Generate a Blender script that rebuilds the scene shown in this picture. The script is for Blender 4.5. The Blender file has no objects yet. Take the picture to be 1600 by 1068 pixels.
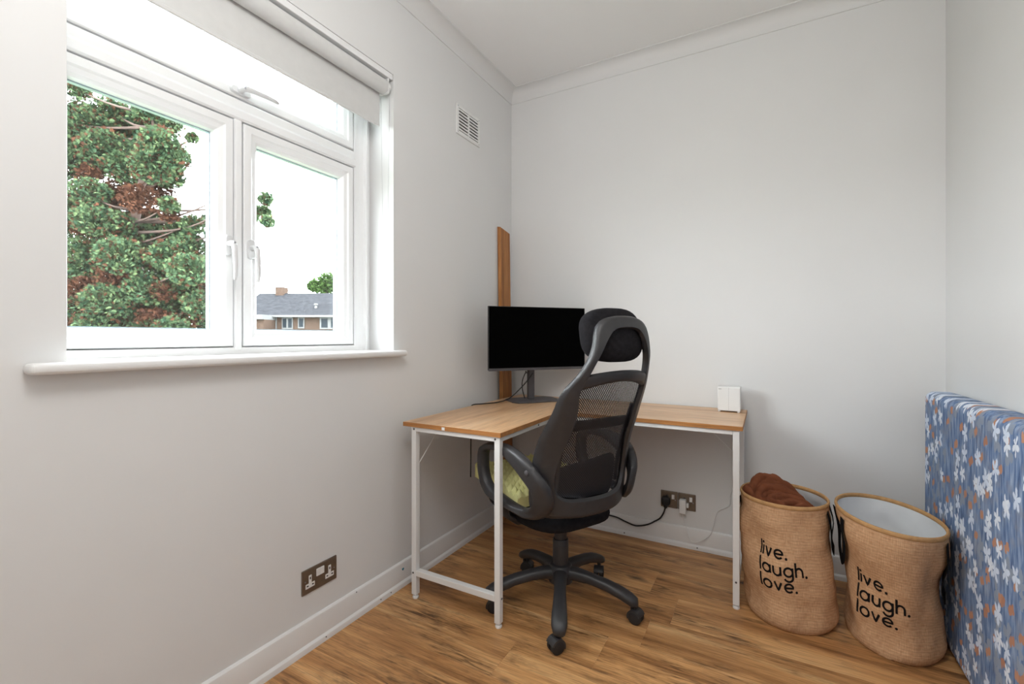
import bpy, bmesh, math, random
import numpy as np
from mathutils import Vector, Matrix, noise

# ------------------------------------------------------------------ camera, world, light
scene = bpy.context.scene
COL = scene.collection
cam_d = bpy.data.cameras.new('camera')
cam = bpy.data.objects.new('camera', cam_d)
COL.objects.link(cam)
cam.location = (0, 0, 1.12)
cam.rotation_euler = (math.radians(90), 0, math.radians(29.02))
cam_d.sensor_width = 36.0
cam_d.lens = 36.0 * 714.9 / 1600.0
cam_d.shift_y = -(534 - 526.46) / 1600.0
cam_d.clip_start = 0.02
cam_d.clip_end = 400
scene.camera = cam

world = bpy.data.worlds.new('world')
scene.world = world
world.use_nodes = True
bg = world.node_tree.nodes['Background']
bg.inputs['Color'].default_value = (0.93, 0.97, 1.0, 1)
bg.inputs['Strength'].default_value = 15.0

# daylight portal in the window opening (guides sky sampling only)
pl = bpy.data.lights.new('window_portal', 'AREA')
pl.shape = 'RECTANGLE'; pl.size = 1.16; pl.size_y = 1.24
pl.cycles.is_portal = True
po = bpy.data.objects.new('window_portal', pl); COL.objects.link(po)
po.location = (-1.70, 0.94, 1.67)
po.rotation_euler = (0, math.radians(-90), 0)

# unseen point light added as fill to brighten the walls, above the camera
ll = bpy.data.lights.new('fill_light', 'POINT')
ll.energy = 21.0; ll.shadow_soft_size = 0.25; ll.color = (1.0, 0.985, 0.97)
lo = bpy.data.objects.new('fill_light', ll); COL.objects.link(lo)
lo.location = (-0.30, 0.20, 2.30)

scene.view_settings.view_transform = 'Standard'
scene.view_settings.look = 'None'
scene.view_settings.gamma = 1.0
scene.view_settings.use_curve_mapping = False
scene.view_settings.exposure = 0.62

WX, WY, RX, CZ, FY = -1.445, 2.597, 0.669, 2.70, -0.62   # left wall, back wall, right wall, ceiling, wall behind camera

# ------------------------------------------------------------------ materials
MATS = {}
def srgb(r, g, b):
    f = lambda c: (c/255/12.92) if c/255 <= 0.04045 else ((c/255+0.055)/1.055)**2.4
    return (f(r), f(g), f(b), 1)

def new_mat(name):
    m = bpy.data.materials.new(name); m.use_nodes = True
    nt = m.node_tree
    return m, nt, nt.nodes, nt.links, nt.nodes['Principled BSDF']

def mat(name, col, rough=0.5, metal=0.0, vary=0.06, scale=8.0, bump=0.0, bscale=120.0, spec=0.5, coat=0.0):
    """plain procedural material: colour with a slight noise variation and an optional fine bump"""
    if name in MATS: return MATS[name]
    m, nt, N, L, p = new_mat(name)
    tc = N.new('ShaderNodeTexCoord')
    nz = N.new('ShaderNodeTexNoise'); nz.inputs['Scale'].default_value = scale; nz.inputs['Detail'].default_value = 4
    L.new(tc.outputs['Object'], nz.inputs['Vector'])
    rp = N.new('ShaderNodeValToRGB')
    a = [max(0, c*(1-vary)) for c in col[:3]] + [1]; b = [min(1, c*(1+vary)) for c in col[:3]] + [1]
    rp.color_ramp.elements[0].color = a; rp.color_ramp.elements[1].color = b
    rp.color_ramp.elements[0].position = 0.3; rp.color_ramp.elements[1].position = 0.7
    L.new(nz.outputs['Fac'], rp.inputs['Fac']); L.new(rp.outputs['Color'], p.inputs['Base Color'])
    p.inputs['Roughness'].default_value = rough; p.inputs['Metallic'].default_value = metal
    p.inputs['Specular IOR Level'].default_value = spec
    if coat: p.inputs['Coat Weight'].default_value = coat
    if bump:
        n2 = N.new('ShaderNodeTexNoise'); n2.inputs['Scale'].default_value = bscale; n2.inputs['Detail'].default_value = 3
        L.new(tc.outputs['Object'], n2.inputs['Vector'])
        bp = N.new('ShaderNodeBump'); bp.inputs['Strength'].default_value = bump; bp.inputs['Distance'].default_value = 0.002
        L.new(n2.outputs['Fac'], bp.inputs['Height']); L.new(bp.outputs['Normal'], p.inputs['Normal'])
    MATS[name] = m
    return m

WALL = mat('wall_paint', (0.755, 0.755, 0.75, 1), 0.75, vary=0.012, scale=2.5, bump=0.06, bscale=60, spec=0.25)
CEIL = mat('ceiling_paint', (0.90, 0.90, 0.895, 1), 0.85, vary=0.01, scale=2, spec=0.2)
GLOSSW = mat('white_gloss_paint', (0.80, 0.795, 0.785, 1), 0.35, vary=0.02, scale=6, bump=0.03, bscale=40)
UPVC = mat('white_upvc', (0.84, 0.845, 0.85, 1), 0.28, vary=0.008)
WHITEMETAL = mat('white_powder_coat', (0.80, 0.80, 0.79, 1), 0.4, vary=0.015, bump=0.02, bscale=400)
BLACKPLASTIC = mat('black_plastic', (0.030, 0.029, 0.031, 1), 0.44, vary=0.12, scale=30, bump=0.05, bscale=600)
BLACKRUBBER = mat('black_rubber', (0.012, 0.012, 0.013, 1), 0.6, vary=0.1)
BLACKFABRIC = mat('black_fabric', (0.014, 0.013, 0.015, 1), 0.95, vary=0.25, scale=60, bump=0.3, bscale=900, spec=0.15)
SCREEN = mat('screen_black', (0.001, 0.001, 0.001, 1), 0.7, vary=0.0, spec=0.02)
GREYPLASTIC = mat('dark_grey_plastic', (0.075, 0.07, 0.075, 1), 0.45, vary=0.05)
CHROME = mat('grey_steel', (0.45, 0.46, 0.50, 1), 0.3, metal=1.0, vary=0.05)
BRONZE = mat('brushed_nickel_plate', (0.22, 0.185, 0.15, 1), 0.38, metal=0.75, vary=0.08, scale=40)
WHITEPLASTIC = mat('white_plastic', (0.80, 0.80, 0.79, 1), 0.35, vary=0.01)
DARKHOLE = mat('dark_slot', (0.02, 0.018, 0.016, 1), 0.9, vary=0.1)
STRAP = mat('black_webbing', (0.010, 0.010, 0.011, 1), 0.9, vary=0.2, scale=200, spec=0.1)
LINING = mat('white_waterproof_lining', (0.78, 0.79, 0.80, 1), 0.45, vary=0.03, scale=12, bump=0.25, bscale=25)
INK = mat('black_print_ink', (0.012, 0.010, 0.010, 1), 0.85, vary=0.1, spec=0.1)
BLINDF = mat('grey_blind_fabric', (0.66, 0.66, 0.65, 1), 0.9, vary=0.02, scale=30, spec=0.1)
STICKER = mat('white_sticker', (0.85, 0.85, 0.84, 1), 0.5, vary=0.0)
BLUEPAINT = mat('blue_paint_chip', (0.03, 0.22, 0.32, 1), 0.6, vary=0.1)

def m_glass():
    m, nt, N, L, p = new_mat('window_glass')
    N.remove(p)
    tr = N.new('ShaderNodeBsdfTransparent'); tr.inputs['Color'].default_value = (0.97, 0.98, 0.98, 1)
    gl = N.new('ShaderNodeBsdfGlossy'); gl.inputs['Roughness'].default_value = 0.02
    lw_ = N.new('ShaderNodeLayerWeight'); lw_.inputs['Blend'].default_value = 0.5
    pw = N.new('ShaderNodeMath'); pw.operation = 'POWER'; pw.inputs[1].default_value = 5.0; L.new(lw_.outputs['Facing'], pw.inputs[0])
    fr = N.new('ShaderNodeMath'); fr.operation = 'MULTIPLY_ADD'; fr.inputs[1].default_value = 0.6; fr.inputs[2].default_value = 0.02; L.new(pw.outputs[0], fr.inputs[0])
    mx = N.new('ShaderNodeMixShader')
    L.new(fr.outputs[0], mx.inputs[0]); L.new(tr.outputs[0], mx.inputs[1]); L.new(gl.outputs[0], mx.inputs[2])
    L.new(mx.outputs[0], N['Material Output'].inputs['Surface'])
    return m
GLASS = m_glass()

def m_wood(name, stops, axis, stretch=(0.9, 16), rand=True, rough=0.45, knots=0.0, detail_scale=1.0, bump=0.05, coordrot=0):
    """wood with grain along an axis; Object Info random shifts each board"""
    m, nt, N, L, p = new_mat(name)
    tc = N.new('ShaderNodeTexCoord')
    vec = tc.outputs['Object']
    mp = N.new('ShaderNodeMapping')
    s = [stretch[1]]*3; s['xyz'.index(axis)] = stretch[0]
    mp.inputs['Scale'].default_value = s
    if rand:
        oi = N.new('ShaderNodeObjectInfo')
        mul = N.new('ShaderNodeMath'); mul.operation = 'MULTIPLY'; mul.inputs[1].default_value = 37.0
        L.new(oi.outputs['Random'], mul.inputs[0])
        add = N.new('ShaderNodeVectorMath'); add.operation = 'ADD'
        L.new(vec, add.inputs[0]); L.new(mul.outputs[0], add.inputs[1]); vec = add.outputs[0]
    L.new(vec, mp.inputs['Vector'])
    # warp
    wn = N.new('ShaderNodeTexNoise'); wn.inputs['Scale'].default_value = 0.6*detail_scale; wn.inputs['Detail'].default_value = 2
    L.new(mp.outputs[0], wn.inputs['Vector'])
    wv = N.new('ShaderNodeVectorMath'); wv.operation = 'MULTIPLY_ADD'; wv.inputs[1].default_value = (1.6, 1.6, 1.6)
    L.new(wn.outputs['Color'], wv.inputs[0]); L.new(mp.outputs[0], wv.inputs[2])
    n1 = N.new('ShaderNodeTexNoise'); n1.inputs['Scale'].default_value = 1.1*detail_scale; n1.inputs['Detail'].default_value = 6; n1.inputs['Roughness'].default_value = 0.62
    L.new(wv.outputs[0], n1.inputs['Vector'])
    rp = N.new('ShaderNodeValToRGB')
    els = rp.color_ramp.elements
    els[0].position, els[0].color = stops[0]; els[1].position, els[1].color = stops[-1]
    for pos, c in stops[1:-1]:
        e = els.new(pos); e.color = c
    L.new(n1.outputs['Fac'], rp.inputs['Fac'])
    colour = rp.outputs['Color']
    # fine pores
    mp2 = N.new('ShaderNodeMapping'); s2 = [260*detail_scale]*3; s2['xyz'.index(axis)] = 9*detail_scale
    mp2.inputs['Scale'].default_value = s2
    L.new(vec, mp2.inputs['Vector'])
    n2 = N.new('ShaderNodeTexNoise'); n2.inputs['Scale'].default_value = 1.0; n2.inputs['Detail'].default_value = 3
    L.new(mp2.outputs[0], n2.inputs['Vector'])
    r2 = N.new('ShaderNodeMapRange'); r2.inputs[1].default_value = 0.36; r2.inputs[2].default_value = 0.56; r2.inputs[3].default_value = 0.74; r2.inputs[4].default_value = 1.05
    L.new(n2.outputs['Fac'], r2.inputs[0])
    mx = N.new('ShaderNodeMix'); mx.data_type = 'RGBA'; mx.blend_type = 'MULTIPLY'; mx.inputs[0].default_value = 1.0
    L.new(colour, mx.inputs[6]); L.new(r2.outputs[0], mx.inputs[7]); colour = mx.outputs[2]
    if knots:
        # broad dark cross-grain patches of rustic oak
        mp4 = N.new('ShaderNodeMapping'); s4 = [6.5]*3; s4['xyz'.index(axis)] = 2.4
        mp4.inputs['Scale'].default_value = s4; L.new(vec, mp4.inputs['Vector'])
        n4 = N.new('ShaderNodeTexNoise'); n4.inputs['Scale'].default_value = 1.0; n4.inputs['Detail'].default_value = 5; n4.inputs['Roughness'].default_value = 0.7
        L.new(mp4.outputs[0], n4.inputs['Vector'])
        r4 = N.new('ShaderNodeMapRange'); r4.inputs[1].default_value = 0.47; r4.inputs[2].default_value = 0.62; r4.inputs[3].default_value = 0.0; r4.inputs[4].default_value = 1.0
        L.new(n4.outputs['Fac'], r4.inputs[0])
        mp6 = N.new('ShaderNodeMapping'); s6 = [70.0]*3; s6['xyz'.index(axis)] = 7.0
        mp6.inputs['Scale'].default_value = s6; L.new(wv.outputs[0] if False else vec, mp6.inputs['Vector'])
        n6 = N.new('ShaderNodeTexNoise'); n6.inputs['Scale'].default_value = 1.0; n6.inputs['Detail'].default_value = 4; n6.inputs['Distortion'].default_value = 1.2
        L.new(mp6.outputs[0], n6.inputs['Vector'])
        r6 = N.new('ShaderNodeMapRange'); r6.inputs[1].default_value = 0.42; r6.inputs[2].default_value = 0.62; r6.inputs[3].default_value = 0.12; r6.inputs[4].default_value = 0.9
        L.new(n6.outputs['Fac'], r6.inputs[0])
        f6 = N.new('ShaderNodeMath'); f6.operation = 'MULTIPLY'; L.new(r4.outputs[0], f6.inputs[0]); L.new(r6.outputs[0], f6.inputs[1])
        m4 = N.new('ShaderNodeMix'); m4.data_type = 'RGBA'; m4.inputs[7].default_value = (0.085, 0.038, 0.016, 1)
        L.new(f6.outputs[0], m4.inputs[0]); L.new(colour, m4.inputs[6]); colour = m4.outputs[2]
        # small dark knots
        mp3 = N.new('ShaderNodeMapping'); s3 = [9.0]*3; s3['xyz'.index(axis)] = 4.0
        mp3.inputs['Scale'].default_value = s3; L.new(vec, mp3.inputs['Vector'])
        nw = N.new('ShaderNodeTexNoise'); nw.inputs['Scale'].default_value = 3; L.new(mp3.outputs[0], nw.inputs['Vector'])
        aw = N.new('ShaderNodeVectorMath'); aw.operation = 'MULTIPLY_ADD'; aw.inputs[1].default_value = (0.35, 0.35, 0.35)
        L.new(nw.outputs['Color'], aw.inputs[0]); L.new(mp3.outputs[0], aw.inputs[2])
        vo = N.new('ShaderNodeTexVoronoi'); vo.inputs['Scale'].default_value = 0.9; L.new(aw.outputs[0], vo.inputs['Vector'])
        sep = N.new('ShaderNodeSeparateColor'); L.new(vo.outputs['Color'], sep.inputs[0])
        gt = N.new('ShaderNodeMath'); gt.operation = 'GREATER_THAN'; gt.inputs[1].default_value = 1-knots; L.new(sep.outputs[0], gt.inputs[0])
        rk = N.new('ShaderNodeMapRange'); rk.inputs[1].default_value = 0.05; rk.inputs[2].default_value = 0.22; rk.inputs[3].default_value = 0.95; rk.inputs[4].default_value = 0.0
        L.new(vo.outputs['Distance'], rk.inputs[0])
        mk_ = N.new('ShaderNodeMath'); mk_.operation = 'MULTIPLY'; L.new(gt.outputs[0], mk_.inputs[0]); L.new(rk.outputs[0], mk_.inputs[1])
        m3 = N.new('ShaderNodeMix'); m3.data_type = 'RGBA'; m3.inputs[7].default_value = (0.03, 0.014, 0.008, 1)
        L.new(mk_.outputs[0], m3.inputs[0]); L.new(colour, m3.inputs[6]); colour = m3.outputs[2]
    if rand:
        # per-board tone
        r5 = N.new('ShaderNodeMapRange'); r5.inputs[3].default_value = 0.92; r5.inputs[4].default_value = 1.07
        L.new(oi.outputs['Random'], r5.inputs[0])
        m5 = N.new('ShaderNodeMix'); m5.data_type = 'RGBA'; m5.blend_type = 'MULTIPLY'; m5.inputs[0].default_value = 1.0
        L.new(colour, m5.inputs[6]); L.new(r5.outputs[0], m5.inputs[7]); colour = m5.outputs[2]
    L.new(colour, p.inputs['Base Color'])
    p.inputs['Roughness'].default_value = rough
    bp = N.new('ShaderNodeBump'); bp.inputs['Strength'].default_value = bump; bp.inputs['Distance'].default_value = 0.002
    L.new(n2.outputs['Fac'], bp.inputs['Height']); L.new(bp.outputs['Normal'], p.inputs['Normal'])
    return m

OAK = m_wood('oak_floor_boards', [(0.28, srgb(116, 74, 42)), (0.43, srgb(184, 132, 82)), (0.55, srgb(208, 156, 102)), (0.76, srgb(234, 192, 138))], 'x', (1.0, 12.0), True, 0.40, knots=0.22)
DESKY = m_wood('desk_laminate_along_left_wall', [(0.3, srgb(186, 138, 96)), (0.5, srgb(212, 170, 128)), (0.75, srgb(228, 192, 156))], 'y', (0.7, 14), False, 0.33)
DESKX = m_wood('desk_laminate_along_back_wall', [(0.3, srgb(186, 138, 96)), (0.5, srgb(212, 170, 128)), (0.75, srgb(228, 192, 156))], 'x', (0.7, 14), False, 0.33)
EDGE = m_wood('desk_edge_band', [(0.3, srgb(160, 104, 52)), (0.7, srgb(192, 134, 76))], 'x', (1.5, 30), False, 0.5)
TIMBER = m_wood('stained_timber', [(0.3, srgb(122, 72, 30)), (0.5, srgb(172, 112, 58)), (0.75, srgb(198, 140, 82))], 'z', (1.0, 30), False, 0.5)

def m_jute():
    m, nt, N, L, p = new_mat('jute_cloth')
    tc = N.new('ShaderNodeTexCoord')
    uv = tc.outputs['UV']
    w1 = N.new('ShaderNodeTexWave'); w1.inputs['Scale'].default_value = 60; w1.bands_direction = 'X'; w1.inputs['Distortion'].default_value = 1.2; w1.inputs['Detail'].default_value = 3
    w2 = N.new('ShaderNodeTexWave'); w2.inputs['Scale'].default_value = 30; w2.bands_direction = 'Y'; w2.inputs['Distortion'].default_value = 1.2; w2.inputs['Detail'].default_value = 3
    L.new(uv, w1.inputs['Vector']); L.new(uv, w2.inputs['Vector'])
    ad = N.new('ShaderNodeMath'); ad.operation = 'ADD'; L.new(w1.outputs['Fac'], ad.inputs[0]); L.new(w2.outputs['Fac'], ad.inputs[1])
    mp = N.new('ShaderNodeMapping'); mp.inputs['Scale'].default_value = (420, 40, 1); L.new(uv, mp.inputs['Vector'])
    n1 = N.new('ShaderNodeTexNoise'); n1.inputs['Scale'].default_value = 1; n1.inputs['Detail'].default_value = 3; L.new(mp.outputs[0], n1.inputs['Vector'])
    mp2 = N.new('ShaderNodeMapping'); mp2.inputs['Scale'].default_value = (40, 300, 1); L.new(uv, mp2.inputs['Vector'])
    n2 = N.new('ShaderNodeTexNoise'); n2.inputs['Scale'].default_value = 1; n2.inputs['Detail'].default_value = 3; L.new(mp2.outputs[0], n2.inputs['Vector'])
    av = N.new('ShaderNodeMath'); av.operation = 'ADD'; L.new(n1.outputs['Fac'], av.inputs[0]); L.new(n2.outputs['Fac'], av.inputs[1])
    rp = N.new('ShaderNodeValToRGB')
    rp.color_ramp.elements[0].position = 0.75; rp.color_ramp.elements[0].color = srgb(188, 144, 106)
    rp.color_ramp.elements[1].position = 1.2; rp.color_ramp.elements[1].color = srgb(216, 176, 138)
    hf = N.new('ShaderNodeMath'); hf.operation = 'MULTIPLY'; hf.inputs[1].default_value = 1.0; L.new(av.outputs[0], hf.inputs[0])
    rp.color_ramp.elements[0].position = 0.38; rp.color_ramp.elements[1].position = 0.62
    hf.inputs[1].default_value = 0.5
    L.new(hf.outputs[0], rp.inputs['Fac'])
    mr = N.new('ShaderNodeMapRange'); mr.inputs[1].default_value = 0; mr.inputs[2].default_value = 2; mr.inputs[3].default_value = 0.86; mr.inputs[4].default_value = 1.08
    L.new(ad.outputs[0], mr.inputs[0])
    mx = N.new('ShaderNodeMix'); mx.data_type = 'RGBA'; mx.blend_type = 'MULTIPLY'; mx.inputs[0].default_value = 1
    L.new(rp.outputs['Color'], mx.inputs[6]); L.new(mr.outputs[0], mx.inputs[7])
    L.new(mx.outputs[2], p.inputs['Base Color'])
    p.inputs['Roughness'].default_value = 0.9; p.inputs['Specular IOR Level'].default_value = 0.15
    bp = N.new('ShaderNodeBump'); bp.inputs['Strength'].default_value = 0.25; bp.inputs['Distance'].default_value = 0.001
    L.new(ad.outputs[0], bp.inputs['Height']); L.new(bp.outputs['Normal'], p.inputs['Normal'])
    return m
JUTE = m_jute()
JUTERIM = mat('jute_piping', srgb(190, 148, 102), 0.9, vary=0.12, scale=60, bump=0.2, bscale=500, spec=0.1)
BLANKET = mat('brown_fleece', srgb(116, 68, 46), 0.95, vary=0.22, scale=14, bump=0.5, bscale=160, spec=0.1)
FOAM = mat('yellow_foam', srgb(226, 224, 160), 0.95, vary=0.05, scale=40, bump=0.3, bscale=300, spec=0.1)

def m_mesh():
    """woven mesh: real holes in the weave as alpha"""
    m, nt, N, L, p = new_mat('black_mesh_weave')
    tc = N.new('ShaderNodeTexCoord')
    sx = N.new('ShaderNodeSeparateXYZ'); L.new(tc.outputs['Object'], sx.inputs[0])
    def sinw(sock, per):
        mu = N.new('ShaderNodeMath'); mu.operation = 'MULTIPLY'; mu.inputs[1].default_value = 2*math.pi/per; L.new(sock, mu.inputs[0])
        si = N.new('ShaderNodeMath'); si.operation = 'SINE'; L.new(mu.outputs[0], si.inputs[0]); return si.outputs[0]
    a = sinw(sx.outputs['X'], 0.0080); b = sinw(sx.outputs['Z'], 0.0096)
    mu = N.new('ShaderNodeMath'); mu.operation = 'MULTIPLY'; L.new(a, mu.inputs[0]); L.new(b, mu.inputs[1])
    gt = N.new('ShaderNodeMath'); gt.operation = 'GREATER_THAN'; gt.inputs[1].default_value = 0.40; L.new(mu.outputs[0], gt.inputs[0])
    sb = N.new('ShaderNodeMath'); sb.operation = 'SUBTRACT'; sb.inputs[0].default_value = 1.0; L.new(gt.outputs[0], sb.inputs[1])
    L.new(sb.outputs[0], p.inputs['Alpha'])
    p.inputs['Base Color'].default_value = (0.016, 0.015, 0.018, 1); p.inputs['Roughness'].default_value = 0.55
    return m
MESH = m_mesh()

def m_mattress():
    m, nt, N, L, p = new_mat('blue_floral_ticking')
    tc = N.new('ShaderNodeTexCoord')
    sx = N.new('ShaderNodeSeparateXYZ'); L.new(tc.outputs['Object'], sx.inputs[0])
    cb = N.new('ShaderNodeCombineXYZ'); L.new(sx.outputs['Y'], cb.inputs['X']); L.new(sx.outputs['Z'], cb.inputs['Y'])
    def math_(op, a, b=None, c=None):
        n = N.new('ShaderNodeMath'); n.operation = op
        for i, v in enumerate((a, b, c)):
            if v is None: continue
            if isinstance(v, (int, float)): n.inputs[i].default_value = v
            else: L.new(v, n.inputs[i])
        return n.outputs[0]
    def mix(fac, a, b):
        n = N.new('ShaderNodeMix'); n.data_type = 'RGBA'
        for i, v in ((0, fac), (6, a), (7, b)):
            if isinstance(v, tuple): n.inputs[i].default_value = v
            elif isinstance(v, (int, float)): n.inputs[i].default_value = v
            else: L.new(v, n.inputs[i])
        return n.outputs[2]
    wn = N.new('ShaderNodeTexNoise'); wn.inputs['Scale'].default_value = 45; wn.inputs['Detail'].default_value = 2; L.new(cb.outputs[0], wn.inputs['Vector'])
    warp = N.new('ShaderNodeVectorMath'); warp.operation = 'MULTIPLY_ADD'; warp.inputs[1].default_value = (0.016, 0.016, 0)
    L.new(wn.outputs['Color'], warp.inputs[0]); L.new(cb.outputs[0], warp.inputs[2])
    # ground: blue heather with vertical slubs
    mp = N.new('ShaderNodeMapping'); mp.inputs['Scale'].default_value = (90, 90, 14); L.new(tc.outputs['Object'], mp.inputs['Vector'])
    n1 = N.new('ShaderNodeTexNoise'); n1.inputs['Scale'].default_value = 1.0; n1.inputs['Detail'].default_value = 4; L.new(mp.outputs[0], n1.inputs['Vector'])
    rp = N.new('ShaderNodeValToRGB')
    e = rp.color_ramp.elements
    e[0].position = 0.3; e[0].color = srgb(74, 94, 130); e[1].position = 0.72; e[1].color = srgb(160, 174, 196)
    q = e.new(0.5); q.color = srgb(112, 134, 170)
    L.new(n1.outputs['Fac'], rp.inputs['Fac'])
    col = rp.outputs['Color']
    n0 = N.new('ShaderNodeTexNoise'); n0.inputs['Scale'].default_value = 16; n0.inputs['Detail'].default_value = 3; L.new(tc.outputs['Object'], n0.inputs['Vector'])
    mr = N.new('ShaderNodeMapRange'); mr.inputs[1].default_value = 0.5; mr.inputs[2].default_value = 0.68; mr.inputs[3].default_value = 0; mr.inputs[4].default_value = 0.55
    L.new(n0.outputs['Fac'], mr.inputs[0]); col = mix(mr.outputs[0], col, srgb(138, 140, 148))
    def layer(scale, off, thresh, size, petals, aspect, color, col, rot_amt=1.0, chance=0.5, soft=0.08, rnd=0.75):
        mpp = N.new('ShaderNodeMapping'); mpp.inputs['Scale'].default_value = (scale, scale/aspect, 1); mpp.inputs['Location'].default_value = off
        L.new(warp.outputs[0], mpp.inputs['Vector'])
        vo = N.new('ShaderNodeTexVoronoi'); vo.voronoi_dimensions = '2D'; vo.inputs['Scale'].default_value = 1.0; vo.inputs['Randomness'].default_value = rnd
        L.new(mpp.outputs[0], vo.inputs['Vector'])
        d = N.new('ShaderNodeVectorMath'); d.operation = 'SUBTRACT'; L.new(mpp.outputs[0], d.inputs[0]); L.new(vo.outputs['Position'], d.inputs[1])
        s = N.new('ShaderNodeSeparateXYZ'); L.new(d.outputs[0], s.inputs[0])
        c = N.new('ShaderNodeSeparateColor'); L.new(vo.outputs['Color'], c.inputs[0])
        ang = math_('ARCTAN2', s.outputs['Y'], s.outputs['X'])
        ang = math_('MULTIPLY_ADD', c.outputs[1], 6.28*rot_amt, ang)
        r = math_('SQRT', math_('ADD', math_('MULTIPLY', s.outputs['X'], s.outputs['X']), math_('MULTIPLY', s.outputs['Y'], s.outputs['Y'])))
        pet = math_('MULTIPLY_ADD', math_('ABSOLUTE', math_('COSINE', math_('MULTIPLY', ang, petals/2))), size*0.72, size*0.28)
        diff = math_('SUBTRACT', pet, r)
        mrr = N.new('ShaderNodeMapRange'); mrr.inputs[1].default_value = 0; mrr.inputs[2].default_value = soft*size; L.new(diff, mrr.inputs[0])
        ok = math_('GREATER_THAN', c.outputs[0], 1-chance)
        fac = math_('MULTIPLY', mrr.outputs[0], ok)
        return mix(fac, col, color)
    col = layer(16, (3.1, 1.7, 0), 0, 0.40, 3, 1.5, srgb(140, 150, 166), col, 1, 0.5)
    col = layer(24, (0.3, 7.7, 0), 0, 0.34, 2, 1.7, srgb(186, 138, 112), col, 0.08, 0.30)
    col = layer(19, (7.3, 3.7, 0), 0, 0.30, 2, 1.6, srgb(176, 128, 104), col, 0.08, 0.16)
    col = layer(17, (5.2, 2.2, 0), 0, 0.46, 5, 1.35, srgb(208, 218, 234), col, 1, 0.36, 0.18, 0.8)
    col = layer(19, (9.9, 4.6, 0), 0, 0.42, 5, 1.45, srgb(222, 228, 238), col, 1, 0.26, 0.18, 0.8)
    L.new(col, p.inputs['Base Color'])
    p.inputs['Roughness'].default_value = 0.9; p.inputs['Specular IOR Level'].default_value = 0.15
    bp = N.new('ShaderNodeBump'); bp.inputs['Strength'].default_value = 0.5; bp.inputs['Distance'].default_value = 0.003
    mpb = N.new('ShaderNodeMapping'); mpb.inputs['Scale'].default_value = (40, 40, 2.5); L.new(tc.outputs['Object'], mpb.inputs['Vector'])
    nb = N.new('ShaderNodeTexNoise'); nb.inputs['Scale'].default_value = 1; nb.inputs['Detail'].default_value = 2; L.new(mpb.outputs[0], nb.inputs['Vector'])
    L.new(nb.outputs['Fac'], bp.inputs['Height']); L.new(bp.outputs['Normal'], p.inputs['Normal'])
    return m
TICKING = m_mattress()

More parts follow.
